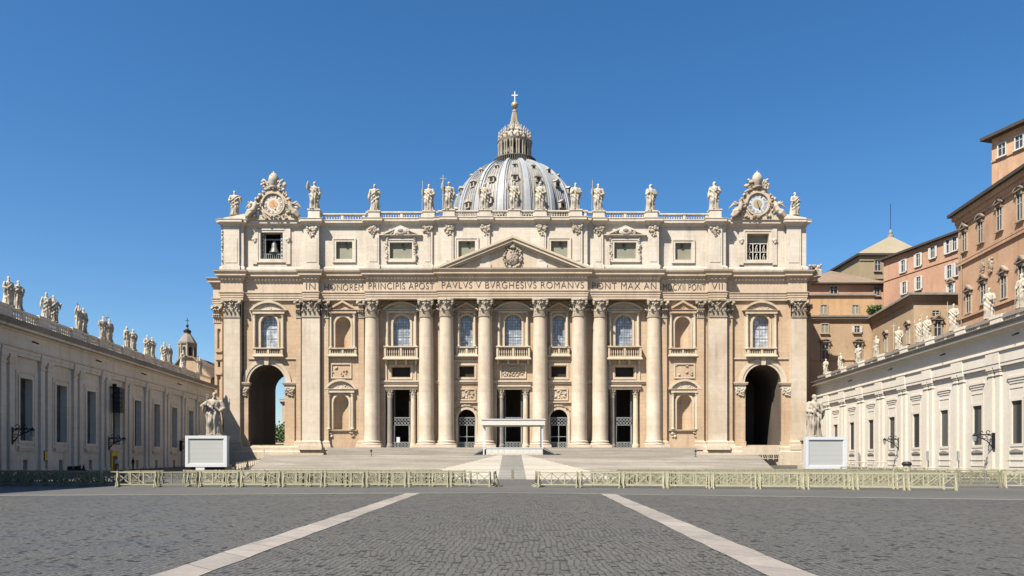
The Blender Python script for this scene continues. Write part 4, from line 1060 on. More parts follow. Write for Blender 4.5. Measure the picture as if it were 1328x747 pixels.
for k in range(16):
    a = 2*pi*(k+.5)/16 - pi/2; m4.prism if False else None
    d = Vector((cos(a), sin(a), 0)); s = Vector((-sin(a), cos(a), 0)); m2 = MB()
    for sg in (-1, 1):
        c = Vector((XD, YD, 0)) + d*6.0 + s*sg*.45
        m2.lathe(c.x, c.y, [(.42, zl), (.42, zl+.4), (.32, zl+.5), (.28, zl1-.9), (.42, zl1-.6), (.42, zl1+.1)], 8)
    m2.tube([(*(Vector((XD, YD)) + Vector((d.x, d.y))*4.6), (zl+zl1)/2), (*(Vector((XD, YD)) + Vector((d.x, d.y))*5.9), (zl+zl1)/2)], .3, 4)
    m2.build('lantern_column', M['lantern'], DM, 40)
    m2 = MB(); c = Vector((XD, YD, 0)) + d*5.9; z0 = zl1+1.0
    m2.lathe(c.x, c.y, [(.6, z0), (.6, z0+.6), (.3, z0+.9), (.52, z0+1.6), (.25, z0+2.3), (.38, z0+2.9), (.15, z0+3.5), (0, z0+4.0)], 8)
    c = Vector((XD, YD, 0)) + d*4.3; z0 = zl1+3.2
    m2.lathe(c.x, c.y, [(.42, z0), (.24, z0+.6), (.42, z0+1.2), (.2, z0+1.9), (.3, z0+2.5), (0, z0+3.4)], 8)
    m2.build('candelabrum', M['lantern'], DM)
    m2 = MB(); m2.tube([tuple(Vector((XD, YD, 0)) + d*rr + Vector((0, 0, zz))) for rr, zz in ((3.2, zl1+5.0), (2.1, zl1+6.6), (1.4, zl1+8.8), (1.0, zl1+11.2), (.8, zl1+12.6))], [.3, .24, .19, .15, .12], 5); m2.build('spire_rib', M['lantern'], DM)
    a = 2*pi*k/16 - pi/2; d = Vector((cos(a), sin(a), 0)); m2 = MB(); c = Vector((XD, YD, 0)) + d*4.68; s = Vector((-sin(a), cos(a), 0))
    z0, z1 = zl+.5, zl1-.8
    m2.add([tuple(c + s*w + Vector((0, 0, z)) + d*.06) for w, z in ((-.5, z0), (.5, z0), (.5, z1), (-.5, z1))], [(0,1,2,3)]); m2.build('lantern_window', M['dark'], DM)
    m2 = MB(); c = Vector((XD, YD, 0)) + d*5.0; m2.ball((c.x, c.y, zl1+2.0), (.9, .9, .95), 8, 6); m2.build('scroll', M['lantern'], DM, True)
zb = zl1+13.9; mb = MB(); mb.ball((XD, YD, zb+1.25), 1.27, 20, 12); mb.lathe(XD, YD, [(.3, zb-.2), (.45, zb), (.3, zb+.1)], 10); mb.build('gilt_ball', M['gold'], DM, True)
mb = MB(); zc0 = zb+2.45; mb.box(XD-.2, XD+.2, YD-.15, YD+.15, zc0, zc0+3.9); mb.box(XD-1.15, XD-.2, YD-.15, YD+.15, zc0+2.3, zc0+2.7); mb.box(XD+.2, XD+1.15, YD-.15, YD+.15, zc0+2.3, zc0+2.7); mb.build('cross', M['crossm'], DM)
# ------------------------------------------------------------------ stone figures
def remeshed(mb, name, mat, voxel, smooth_iter=2):
    me = mb.mesh(name, mat)
    o = bpy.data.objects.new('sculpting', me); COL.objects.link(o)
    r = o.modifiers.new('r', 'REMESH'); r.mode = 'VOXEL'; r.voxel_size = voxel
    if smooth_iter:
        s = o.modifiers.new('s', 'SMOOTH'); s.iterations = smooth_iter; s.factor = .4
    dg = bpy.context.evaluated_depsgraph_get(); dg.update()
    out = bpy.data.meshes.new_from_object(o.evaluated_get(dg)); out.name = name
    bpy.data.objects.remove(o); bpy.data.meshes.remove(me)
    if not out.materials: out.materials.append(mat)
    for p in out.polygons: p.use_smooth = True
    return out
def figure(seed, pose='book', beard=True, lean=.02, veil=False, swag=1.0):
    """draped standing saint, 1 unit tall, facing -y, standing on z=0"""
    rg = random.Random(seed); mb = MB()
    sway = rg.choice((-1, 1)); ph = rg.uniform(0, 6)
    prof = [(0, .165, .125), (.03, .17, .13), (.1, .155, .12), (.2, .14, .112), (.32, .135, .112), (.42, .142, .115), (.49, .148, .115), (.56, .132, .10),
            (.62, .128, .098), (.68, .142, .102), (.735, .158, .10), (.775, .15, .09), (.80, .115, .075), (.82, .06, .055), (.845, .045, .048), (.87, .042, .045)]
    def shift(z): return sway*lean*sin(z*3.4) , -.012*sin(z*5)
    rings, na = 46, 44; vs = []
    for j in range(rings+1):
        z = .87*j/rings
        for (a, b) in zip(prof, prof[1:]):
            if a[0] <= z <= b[0]: break
        q = (z-a[0])/max(1e-6, b[0]-a[0]); w = a[1]+(b[1]-a[1])*q; d = a[2]+(b[2]-a[2])*q
        sx, sy = shift(z); fold = max(0, min(1, (.80-z)*6))
        for i in range(na):
            t = 2*pi*i/na
            f = 1 + fold*(.075*sin(9*t+ph+z*sway*7) + .05*sin(15*t+ph*2-z*9) + .04*sin(5*t+z*16*sway+ph))*(1.55-z*.6)
            # advanced knee and the diagonal swag of the cloak
            kn = .05*math.exp(-((z-.30)/.10)**2 - ((t-(1.5*pi+sway*.5))/.45)**2)
            dg = swag*.035*math.exp(-((z-(.56+.16*sway*cos(t)))/.035)**2) + swag*.03*math.exp(-((z-(.40+.13*sway*cos(t)))/.03)**2)
            vs.append(((w*f+kn+dg)*cos(t)+sx, (d*f+kn+dg)*sin(t)+sy, z))
    fs = [(j*na+i, j*na+(i+1)%na, (j+1)*na+(i+1)%na, (j+1)*na+i) for j in range(rings) for i in range(na)]
    fs += [tuple(range(na-1, -1, -1)), tuple(rings*na+i for i in range(na))]
    mb.add(vs, fs)
    hx, hy = shift(.9); turn = rg.uniform(-.5, .5)
    hd = Matrix.Rotation(turn, 3, 'Z')
    def hp(x, y, z): v = hd @ Vector((x, y, 0)); return (hx+v.x, hy+v.y-.012, z)
    mb.ball(hp(0, 0, .925), (.046, .055, .066), 14, 10, hd)
    mb.ball(hp(0, .014, .938), (.052, .056, .058), 12, 8)                       # hair
    if veil: mb.ball(hp(0, .02, .90), (.066, .062, .10), 12, 8)
    mb.ball(hp(0, -.056, .915), (.011, .016, .018), 6, 4)                       # nose
    mb.ball(hp(0, -.044, .944), (.034, .014, .009), 8, 4)                       # brow
    if beard: mb.ball(hp(0, -.040, .868), (.030, .030, .042), 10, 6)
    S = {1: Vector((.135+hx*.5, 0, .765)), -1: Vector((-.135+hx*.5, 0, .765))}
    P = {'book': (((.19, -.03, .63), (.09, -.13, .60)), ((-.18, -.03, .60), (-.10, -.13, .665))),
         'staff': (((.19, .0, .61), (.10, -.12, .55)), ((-.22, -.03, .66), (-.21, -.12, .78))),
         'raise': (((.18, .01, .60), (.14, -.11, .50)), ((-.24, -.05, .75), (-.22, -.12, .93))),
         'chest': (((.18, -.04, .62), (.04, -.13, .68)), ((-.19, .02, .60), (-.21, -.04, .46))),
         'open': (((.23, -.02, .65), (.27, -.13, .70)), ((-.20, -.02, .60), (-.12, -.13, .57))),
         'point': (((.20, -.02, .62), (.13, -.14, .56)), ((-.26, -.05, .66), (-.16, -.17, .73))), 'sword': (((.19, -.02, .60), (.15, -.13, .62)), ((-.19, -.02, .60), (-.10, -.14, .58)))}[pose]
    for sg, (e, hnd) in zip((1, -1), P):
        e = Vector(e) + Vector((hx*.5, 0, 0)); hnd = Vector(hnd) + Vector((hx*.5, 0, 0)); s = S[sg]
        mb.ball(tuple(s), (.052, .05, .05), 10, 6)
        mb.tube([s, s+(e-s)*.5, e], [.05, .05, .046], 10); mb.ball(tuple(e), .046, 10, 6)
        mb.tube([e, e+(hnd-e)*.6, e+(hnd-e)*.92], [.047, .042, .026], 10); mb.ball(tuple(hnd), (.024, .024, .03), 8, 6)
        # hanging sleeve / cloak edge
        m = e + (hnd-e)*.4; mb.tube([m, m+Vector((.01*sg, .02, -.10)), m+Vector((0, .05, -.20))], [.045, .034, .012], 8)
    # cloak down the back and over one shoulder
    mb.tube([S[sway]+Vector((0, .03, .03)), Vector((hx, .085, .66)), Vector((-sway*.04, .10, .40)), Vector((-sway*.08, .11, .02))], [.06, .09, .09, .10], 10)
    mb.tube([S[sway]+Vector((0, -.05, .02)), Vector((hx, -.10, .66)), Vector((-sway*.12, -.09, .55))], [.03, .032, .03], 8)
    mb.ball((sway*.06, -.12, .02), (.04, .07, .028), 8, 5); mb.ball((-sway*.07, -.10, .02), (.04, .06, .028), 8, 5)
    mb.box(-.17, .17, -.15, .16, -.002, .022)
    hand = Vector(P[1][1]) + Vector((hx*.5, 0, 0)); hand2 = Vector(P[0][1]) + Vector((hx*.5, 0, 0))
    return mb, hand, hand2
def attr_mesh(kind, hand, name, mat, hand2=None):
    mb = MB(); h = hand
    if kind == 'staff': mb.tube([(h.x-.015, h.y, .03), (h.x+.01, h.y-.005, 1.08)], .011, 6)
    if kind == 'cross':
        mb.tube([(h.x-.01, h.y, .03), (h.x+.01, h.y, 1.16)], .015, 6); mb.tube([(h.x-.11, h.y, 1.03), (h.x+.12, h.y, 1.03)], .014, 6)
    if kind == 'sword': mb.tube([(h.x, h.y-.01, .62), (h.x-.01, h.y-.02, .05)], [.014, .008], 4); mb.tube([(h.x-.06, h.y-.01, .56), (h.x+.06, h.y-.01, .56)], .011, 5)
    if kind == 'book':
        h = hand2; mb.box(h.x-.05, h.x+.055, h.y-.035, h.y+.0, h.z-.01, h.z+.12)
    if kind == 'scroll': h = hand2; mb.tube([(h.x-.02, h.y-.01, h.z-.07), (h.x+.02, h.y-.02, h.z+.10)], .022, 8)
    if kind == 'key':
        mb.tube([(h.x, h.y-.02, h.z-.05), (h.x+.02, h.y-.03, h.z+.13)], .011, 6); mb.tube([(h.x+.02+.03*cos(q), h.y-.03, h.z+.155+.03*sin(q)) for q in [2*pi*k/10 for k in range(11)]], .009, 5)
        mb.box(h.x-.04, h.x, h.y-.03, h.y-.01, h.z-.05, h.z-.02)
    return mb.mesh(name, mat)
VAR = []
for sd, ps, bd, at, veil in ((1, 'staff', True, 'staff', False), (2, 'book', True, 'book', False), (3, 'raise', True, 'cross', False), (4, 'chest', False, 'scroll', True),
                             (5, 'open', True, None, False), (6, 'staff', True, 'cross', False), (7, 'sword', True, 'sword', False), (8, 'book', False, 'book', True), (9, 'chest', True, 'scroll', False), (10, 'raise', False, None, False)):
    m_, h1, h2 = figure(sd, ps, bd, rgx if False else .03, veil)
    VAR.append((remeshed(m_, 'saint_statue', M['statue'], .0095, 1), attr_mesh(at, h1, at, M['statue'], h2) if at else None, at))
def statue(v, loc, h, rz, label, group, name='saint_statue', cat='statue'):
    me, am, an = VAR[v]
    o = put(name, me, None, loc, rz, h); tag(o, label, cat, group)
    if 'wing' in group: o.scale = (h*.84, h*.84, h)
    if am: a = put(an, am, o)
    return o
# on the front: (photo px, segment, height, variant, facing, words)
FS = [(300, 0, 4.9, 4, .1, 'on the outer corner beside the orange-centred clock'),
      (407, 2, 5.5, 9, .2, 'on the pier just inward of the orange-centred clock'),
      (485, 4, 5.3, 8, .1, 'between the dome and the orange-centred clock'),
      (556, 4, 5.3, 0, -.2, 'second from the dome toward the orange-centred clock'),
      (582, 5, 5.5, 2, .2, 'just clear of the dome toward the orange-centred clock'),
      (629, 5, 5.3, 5, 0, 'against the dome on its orange clock side'),
      (667, 5, 5.6, 2, 0, 'over the pediment apex against the dome centre'),
      (701, 5, 5.5, 5, -.2, 'against the dome on its golden clock side'),
      (747, 5, 5.3, 1, .1, 'just clear of the dome toward the golden-centred clock'),
      (776.5, 6, 5.4, 0, -.1, 'second from the dome toward the golden-centred clock'),
      (845, 6, 5.3, 7, .2, 'between the dome and the golden-centred clock'),
      (928, 8, 5.5, 3, -.1, 'on the pier just inward of the golden-centred clock'),
      (1035, 10, 4.6, 6, .3, 'on the outer corner beside the golden-centred clock')]
SHORT = ['saint with a tall staff', 'saint hugging a book', 'saint raising a tall cross', 'veiled saint with a scroll', 'saint with open arms', 'saint gripping a tall cross',
         'saint resting on a sword', 'veiled saint holding a book', 'saint with a scroll', 'beardless saint raising one arm']
for px, i, h, v, rz, words in FS:
    Y = SEG[i][2]+.1; z = ZBAL + (1.9 if i in (2, 8) else 1.5 if i not in (0, 10) else 1.25); off = .65 if i not in (0, 10) else 1.6
    statue(v, (fx(px, Y), Y+off, z+.01), h, rz, SHORT[v] + ' ' + words, 'saint statues along the basilica attic')
# angels reclining against the clocks are part of the clock carving
def angel(ck, cx, z, Y, sg):
    mb = MB(); rg = random.Random(3)
    mb.tube([(cx+sg*.2, Y, z+2.9), (cx+sg*.35, Y-.1, z+2.0), (cx+sg*.6, Y-.15, z+1.2), (cx+sg*1.5, Y-.3, z+.9), (cx+sg*2.2, Y-.2, z+.1)], [.28, .5, .55, .45, .2], 10)
    mb.tube([(cx+sg*.6, Y, z+1.2), (cx+sg*1.2, Y-.4, z+.5), (cx+sg*1.9, Y-.3, z-.2)], [.5, .42, .2], 10)
    mb.ball((cx+sg*.15, Y-.05, z+3.3), (.33, .36, .42), 10, 8)
    mb.tube([(cx+sg*.3, Y, z+2.6), (cx-sg*.4, Y-.2, z+2.3), (cx-sg*.9, Y-.2, z+2.7)], [.22, .18, .12], 8); mb.tube([(cx+sg*.4, Y, z+2.6), (cx+sg*1.1, Y-.2, z+2.4), (cx+sg*1.7, Y-.2, z+2.8)], [.22, .18, .12], 8)
    for k in range(5):   # wing feathers
        q = k/4; mb.tube([(cx+sg*.5, Y+.35, z+2.4), (cx+sg*(1.1+.5*q), Y+.45, z+2.9-.5*q), (cx+sg*(1.5+1.0*q), Y+.45, z+3.2-1.5*q)], [.16, .2, .06], 6)
    for k in range(7): q = k/6; mb.tube([(cx+sg*(.3+.3*q), Y-.45, z+2.2-.3*q), (cx+sg*(.6+.6*q), Y-.6, z+1.3-.2*q), (cx+sg*(1.5+.5*q), Y-.5, z+.4-.5*q)], .09, 5)
    o = put('angel', remeshed(mb, 'angel', M['carved'], .09, 1), ck); return o
for k, (px, py) in enumerate(((354, 264.5), (983, 264))):
    cx = fx(px, 140.6); 
    for sg in (-1, 1):
        me_o = angel(CK[k], cx+sg*3.0, ZBAL+.5, 140.5, sg)
        inv = wm(CK[k]).inverted(); me_o.location = inv.translation

# the two large apostles on pedestals beside the steps
def apostle(px, py0, py1, Y, seed, pose, attr, label, sg):
    h = (py1-py0)*Y/K; x = PX(px, Y); z = PZ(py1, Y)
    m_, h1, h2 = figure(seed, pose, True, .04, False, .45)
    o = put('apostle_statue', remeshed(m_, 'apostle_statue', M['apostle'], .0075, 0), None, (x, Y, z), sg*.3 if sg > 0 else .15, h); tag(o, label, 'statue')
    put(attr[0], attr_mesh(attr[0], h1 if attr[1] else h2, attr[0], M['apostle'], h2), o)
    p = thing('statue_pedestal', 'tall travertine pedestal carrying the ' + ('key-holding' if attr[0] == 'key' else 'sword-bearing') + ' apostle behind the screen', 'pedestal', (x, Y, ground_z(Y)))
    mb = MB(); g = ground_z(Y)
    mb.box(x-1.35, x+1.35, Y-1.35, Y+1.35, g, z-.45); mb.build('pedestal_block', M['cream'], p)
    mb = MB(); mb.box(x-1.6, x+1.6, Y-1.6, Y+1.6, z-.45, z-.005); mb.box(x-1.48, x+1.48, Y-1.48, Y+1.48, z-.65, z-.452); mb.build('pedestal_cornice', M['cream'], p)
    mb = MB(); mb.box(x-1.75, x+1.75, Y-1.75, Y+1.75, g, g+.7); mb.build('pedestal_base', M['cream'], p)
apostle(278.5, 508, 565, 104, 21, 'point', ('key', True), 'huge bearded apostle statue holding a key, above the screen by the shaded wing', 1)
apostle(1056.5, 511, 567, 104, 22, 'sword', ('sword', True), 'huge bearded apostle statue with a sword, above the screen by the sunlit wing', -1)

# ------------------------------------------------------------------ the two straight wings
def wing(name, A, Bp, label, zs, mat, us, win, shade, spouts, spacing):
    """zs: architrave bottom, frieze bottom, cornice bottom, cornice top, balustrade top; us: u of the window axes"""
    fr = frame(A, Bp); L = fr.L; t = thing(name, label, 'colonnade wing', (A[0], A[1], 0))
    def mk(): return MB(fr)
    z1, z2, z3, z4, z5 = zs
    wl = mk(); g = -.1; edges = [0.0] + [(a+b)/2 for a, b in zip(us, us[1:])] + [L]
    for k, u in enumerate(us):
        hs = [(u-win[0]/2, u+win[0]/2, win[1], win[2], 0)]
        if shade: hs.insert(0, (u-.42, u+.42, .5, 1.75, 0))
        panel(wl, edges[k], edges[k+1], g, z1+.1, 0, hs, .75)
    w0 = wl.build('wing_wall', mat, t)
    for k, u in enumerate(us):
        a, b, c, d = u-win[0]/2, u+win[0]/2, win[1], win[2]
        mb = mk(); q = .32
        top = win[3] if not shade else d+.45
        mb.strip([(a-q, c-q), (a-q, d+q), (b+q, d+q), (b+q, c-q), (a-q, c-q)], [(a, c), (a, d), (b, d), (b, c), (a, c)], -.12 if shade else -.05, .02)
        if shade:
            mb.strip([(a-q-.35, c-q-.6), (a-q-.35, d+q+.45), (b+q+.35, d+q+.45), (b+q+.35, c-q-.6), (a-q-.35, c-q-.6)], [(a-q-.15, c-q-.4), (a-q-.15, d+q+.25), (b+q+.15, d+q+.25), (b+q+.15, c-q-.4), (a-q-.15, c-q-.4)], -.08, .02)
        wn = mb.build('window', mat, t)
        pd = .62 if shade else .16
        mb = mk(); mb.box(a, b, pd, pd+.08, c, d); mb.build('pane', M['dark_win'] if shade else M['shut_win'], wn)
        mb = mk(); zc = c-.75
        if shade:
            mb.box(a-.5, b+.5, -.3, .02, zc-.1, zc+.12); mb.box(a-.4, b+.4, -.18, .02, zc-.35, zc-.1)
        else:
            mb.prism(arc(u, zc, .95, .16, 8) + [(u+1.15, zc-.03), (u+1.15, zc-.2), (u-1.15, zc-.2), (u-1.15, zc-.03)], -.12, .02)
        mb.build('window_sill', M['greystone'] if not shade else mat, wn)
        if not shade:
            mb = mk()
            for j, (zz, w_, p_) in enumerate(((win[3], 1.25, .06), (win[3]+.28, 1.4, .12), (win[3]+.56, 1.6, .19))): mb.box(u-w_, u+w_, -p_, .02, zz, zz+.26)
            mb.build('window_cornice', mat, wn)
            mb = mk(); mb.strip([(u-1.35, 1.0), (u-1.35, win[3]-.4), (u+1.35, win[3]-.4), (u+1.35, 1.0), (u-1.35, 1.0)], [(u-1.2, 1.15), (u-1.2, win[3]-.55), (u+1.2, win[3]-.55), (u+1.2, 1.15), (u-1.2, 1.15)], -.05, .02); mb.box(u-1.6, u+1.6, -.06, .02, 1.7, 1.85); mb.build('wall_moulding', mat, wn)
        else:
            mb = mk(); mb.box(u-.42, u+.42, .5, .56, .5, 1.75); mb.build('basement_window', M['dark'], t)
    mids = [u - spacing/2 for u in us] + [us[-1] + spacing/2]
    for m in mids:
        for sg in (-1, 1):
            u = m + sg*.72
            if not .5 < u < L-.3: continue
            mb = mk(); mb.box(u-.42, u+.42, -.28, .05, g, z1); p = mb.build('pilaster', mat, t)
            mb = mk(); mb.box(u-.52, u+.52, -.38, .05, z1-.95, z1-.8); mb.box(u-.58, u+.58, -.45, .05, z1-.28, z1-.004); mb.box(u-.5, u+.5, -.36, .05, z1-.5, z1-.28); mb.build('pilaster_capital', mat, p)
            mb = mk(); mb.box(u-.55, u+.55, -.42, .05, g, .75); mb.build('pilaster_base', mat, p)
    mb = MB(); path = [fr((0, 0, 0))[:2], fr((L, 0, 0))[:2]]
    ex_ = 0 if shade else .1
    pr = [(0, z1), (.32, z1), (.32, z1+.35), (.38, z1+.38), (.38, z2-.18), (.55, z2-.1), (.55, z2), (.30, z2+.02), (.30, z3), (.45, z3+.06), (.5, z3+.2), (1.05+ex_, z3+.26), (1.05+ex_, z3+.46), (1.1+ex_, z3+.48)]
    pr2 = [(1.1+ex_, z3+.48), (1.32+ex_, z4-.08), (1.32+ex_, z4), (-1.5, z4+.02)]
    mb.sweep(path, pr, cap=False); en = mb.build('entablature', mat, t)
    mb = MB(); mb.sweep(path, pr2, cap=False); mb.build('gutter_moulding', M['greystone'], en)  # upper cornice band in the darker grey stone
    for m in mids:   # the entablature steps forward over each pair of pilasters
        if not 1.2 < m < L-1.2: continue
        mb = mk(); mb.box(m-1.3, m+1.3, -.44, -.3, z1+.002, z1+.36); mb.box(m-1.3, m+1.3, -.50, -.3, z1+.36, z2-.19); mb.build('entablature_break', mat, en)
    if spouts:
        for k, u in enumerate(us):
            for du in ((.8,) if k % 2 else ()):
                mb = mk(); mb.tube([(u+du, -.3, z3-.5), (u+du, -.95, z3-.75)], .09, 6); mb.build('rain_spout', M['black'], t)
    # balustrade
    mb = mk(); mb.box(0, L, .05, .5, z4+.02, z4+.26)
    for a, b in zip(mids, mids[1:]):
        a_, b_ = max(.0, a+1.15), min(L, b-1.15); h_ = (a_+b_)/2
        for s0, s1 in ((a_, h_-.3), (h_+.3, b_)):
            if s1-s0 > .8: balusters(mb, s0, s1, .28, z4+.26, z5-.25, .40, .13)
        mb.box(h_-.3, h_+.3, .08, .48, z4+.26, z5-.25)
    bl = mb.build('balustrade', mat if shade else M['wingR'], t)
    mb = mk(); mb.box(0, L, -.02, .62, z5-(.25 if shade else .4), z5+.002); mb.build('balustrade_rail', mat if shade else M['greystone'], bl)  # the pale wing gets its rail in a darker grey stone
    for m in mids:
        if not .5 < m < L: continue
        mb = mk(); mb.box(max(0, m-1.12), min(L, m+1.12), -.1, 1.1, z4+.021, z5-.252); mb.box(max(0, m-1.2), min(L, m+1.2), -.16, 1.2, z5-.248, z5+.1); mb.build('pedestal', mat, t)
    mb = mk(); mb.quad((0, .02, z4-.1), (L, .02, z4-.1), (L, 14, z4+.4), (0, 14, z4+.4)); mb.quad((0, 14, -.1), (L, 14, -.1), (L, 14, z4+.4), (0, 14, z4+.4))
    mb.quad((0, 0, -.1), (0, 14, -.1), (0, 14, z4+.4), (0, 0, z4)); mb.quad((L, 0, -.1), (L, 14, -.1), (L, 14, z4+.4), (L, 0, z4)); mb.build('roof', M['tile'], t)
    return t, fr
def lx(Y): return -57.6 + .093*(140-Y)
def rx(Y): return 58.6 - .0755*(140-Y)
LA, LB = (lx(48), 48), (lx(142), 142)
frl = frame(LA, LB); sL = 1/sqrt(1+.093**2)
us = [(Y-48)/sL for Y in (56.5, 63.9, 71.3, 78.8, 86.1, 93.4, 100.5, 107.6, 114.8, 122.3, 130.3)]
WL, FL = wing('colonnade_wing', LA, LB, 'long travertine wing in shadow, tall dark windows and paired pilasters beneath its statues', (12.6, 13.5, 15.0, 16.05, 17.55), M['wingL'], us, (2.3, 3.8, 10.4), True, True, 7.35)
RA, RB_ = (rx(142), 142), (rx(56), 56)
us2 = [(142-Y)*sqrt(1+.0755**2) for Y in (132.4, 124.8, 117, 109.4, 101.8, 94.2, 86.6, 79.0, 71.4, 63.8)]
WR, FR = wing('colonnade_wing', RA, RB_, 'long pale sunlit wing, narrow slatted windows below moulded lintels and a bright balustrade', (12.1, 13.85, 15.7, 16.65, 17.85), M['wingR'], us2, (1.9, 3.5, 8.1, 10.0), False, True, 7.6)
# pavilion where the round colonnade begins, just outside the picture: it shades the near end of the barriers
t = thing('colonnade_pavilion', 'travertine end pavilion of the curved colonnade next to the shaded wing', 'pavilion', (-44, 38, 0))
mb = MB(); mb.box(-54, -35.6, 29, 47.8, -.1, 15.0); mb.build('pavilion_block', M['wingL'], t)
mb = MB(); mb.sweep([(-54, 29), (-35.6, 29), (-35.6, 47.8)], [(0, 12.6), (.35, 12.6), (.4, 13.5), (.3, 13.52), (.3, 15), (1.0, 15.3), (1.3, 16.05), (-2, 16.07)]); mb.box(-52, -35.5, 29.3, 47.5, 16.08, 17.5); mb.build('entablature', M['wingL'], t)
for k in range(5):
    mb = MB(); mb.lathe(-35.0, 31+k*3.8, [(.95, 0), (.95, .5), (.75, .7), (.62, 11.9), (.85, 12.2), (.85, 12.6)], 20); mb.build('column', M['wingL'], t, 40)
# statues over the wings
ORD = ['first', 'second', 'third', 'fourth', 'fifth', 'sixth', 'seventh', 'eighth', 'ninth', 'tenth', 'eleventh', 'twelfth', 'thirteenth', 'fourteenth', 'fifteenth', 'sixteenth', 'seventeenth', 'eighteenth', 'nineteenth', 'twentieth']
rg = random.Random(40)
LPX = [11, 24, 60, 69.5, 102, 108.5, 134, 142, 165, 173, 191, 197.5, 213, 220, 237.5, 259]; FLs = frame([FL.A[i]-FL.n[i]*.5 for i in (0, 1)], [FL.B[i]-FL.n[i]*.5 for i in (0, 1)])
LY = [75.6, 77.4, 82.8, 84.5, 90.0, 91.5, 96.8, 98.4, 104.3, 105.9, 111.2, 112.8, 118.2, 119.8, 126.2, 134.8]
for k, Y in enumerate(LY):
    v = [6, 1, 8, 4, 2, 9, 0, 5, 3, 7, 6, 1, 8, 0, 4, 2][k]; p = FLs((on_wall(FLs, LPX[k], 450)[0], 0, 17.66))
    statue(v, p, 3.15, pi/2 + rg.uniform(-.3, .3) - .5, 'saint statue on the shaded wing roof, ' + ORD[len(LY)-1-k] + ' counting out from the basilica', 'saint statues on the shaded wing')
RPX = [1071, 1090, 1113, 1136.5, 1166, 1193, 1202.5, 1237, 1283, 1325]; FRs = frame([FR.A[i]-FR.n[i]*.6 for i in (0, 1)], [FR.B[i]-FR.n[i]*.6 for i in (0, 1)])
RY_ = [137.0, 130.0, 122.3, 115.0, 107.0, 100.9, 98.9, 92.0, 84.0, 77.6]
for k, Y in enumerate(RY_):
    v = [7, 3, 4, 8, 2, 9, 5, 0, 1, 6][k]; pxs = RPX[k]; p = FRs((on_wall(FRs, pxs, 450)[0], 0, 17.96))
    statue(v, p, [2.9, 2.9, 3.1, 3.4, 3.4, 3.3, 3.3, 3.5, 3.7, 3.8][k], -pi/2 + rg.uniform(-.3, .3) + .5, 'saint statue on the sunlit wing roof, ' + ORD[k] + ' counting out from the basilica', 'saint statues on the sunlit wing')

# ------------------------------------------------------------------ wall lamps, loudspeaker, notices
def wall_lamp(fr, u, z, label, sc=1.0):
    t = thing('wall_lamp', label, 'wall lamp', fr((u, 0, z))); mb = MB(fr); s = sc
    mb.box(u-.1, u+.1, -.36, .0, z-1.3*s, z+.5*s)
    mb.tube([(u, -.3, z-1.2*s), (u, -.9*s, z-.4*s), (u, -2.1*s, z+.15*s)], .06*s, 6); mb.tube([(u, -.3, z+.3*s), (u, -2.3*s, z+.3*s)], .06*s, 6)
    for (y0, z0, r) in ((-.65, -.05, .28), (-1.2, .05, .22), (-1.65, .12, .16), (-.5, -.7, .2), (-.8, .55, .2), (-1.5, .5, .18)):
        mb.tube([(u, y0*s + r*s*cos(q), z+z0*s + r*s*sin(q)) for q in [2*pi*k/9 for k in range(9)]], .045*s, 5)
    mb.build('bracket', M['black'], t)
    mb = MB(); c = fr((u, -2.25*s, 0)); mb.lathe(c[0], c[1], [(.05*s, z+.22*s), (.2*s, z+.12*s), (.24*s, z+.0*s), (.15*s, z-.42*s), (.04*s, z-.5*s)], 6); mb.build('lamp_glass', M['iron'], t)
    mb = MB(); mb.lathe(c[0], c[1], [(.02, z+.5*s), (.1*s, z+.38*s), (.27*s, z+.2*s), (.27*s, z+.13*s)], 6); mb.build('lamp_cap', M['black'], t)
def uL(px): return on_wall(FL, px, 500)[0]
def uR(px): return on_wall(FR, px, 500)[0]
GL = 'iron lamps on the shaded wing'; GR = 'iron lamps on the sunlit wing'
for px, py, w in ((12, 560, 'beside the window farthest from the basilica'), (138, 571, 'below the hanging loudspeaker'), (233, 575, 'behind the screen edge near the apostle')):
    u, z = on_wall(FL, px, py); wall_lamp(FL, u, z, 'black iron lamp bracket on the shaded wing ' + w)
for px, py, w in ((1168, 572, 'between the third and fourth windows from the basilica'), (1291, 567, 'beside the second window from the outer end')):
    u, z = on_wall(FR, px, py); wall_lamp(FR, u, z, 'black iron lamp bracket on sunlit wing ' + w)
u0, z0 = on_wall(FL, 147, 536); u1, z1 = on_wall(FL, 137, 502)
t = thing('hanging_loudspeaker', 'tall dark loudspeaker column hung before a window of the shaded wing', 'loudspeaker', FL(((u0+u1)/2, -.6, z0)))
uc = u0-.8
for k in range(5):
    mb = MB(FL); zz = z0 + (z1-z0)*k/5; mb.box(uc-.75, uc+.75, -1.5, -.75, zz+.03, zz+(z1-z0)/5-.03); mb.build('speaker_cabinet', M['speaker'], t)
mb = MB(FL); mb.box(uc-.08, uc+.08, -.75, -.25, z0, z1+.6); mb.box(uc-.5, uc+.5, -1.3, .05, z1+.02, z1+.14); mb.build('speaker_bracket', M['black'], t)
for px, py, w_, h_, lab in ((55.5, 591, .62, 1.0, 'yellow notice board on a pilaster of the shaded wing'),):
    u, z = on_wall(FL, px, py); t = thing('notice_board', lab, 'notice', FL((u, -.4, z-.5)))
    mb = MB(FL); mb.box(u-w_/2, u+w_/2, -.38, -.34, z-h_/2, z+h_/2); mb.build('notice_sheet', M['yellow'], t)
    mb = MB(FL); mb.box(u-w_/2-.06, u+w_/2+.06, -.34, -.29, z-h_/2-.06, z+h_/2+.06); mb.build('notice_frame', M['black'], t)
u, z = on_wall(FL, 147, 590)
t = thing('yellow_doorway', 'small doorway framed in yellow paint below the hanging loudspeaker', 'doorway', FL((u, 0, .3)))
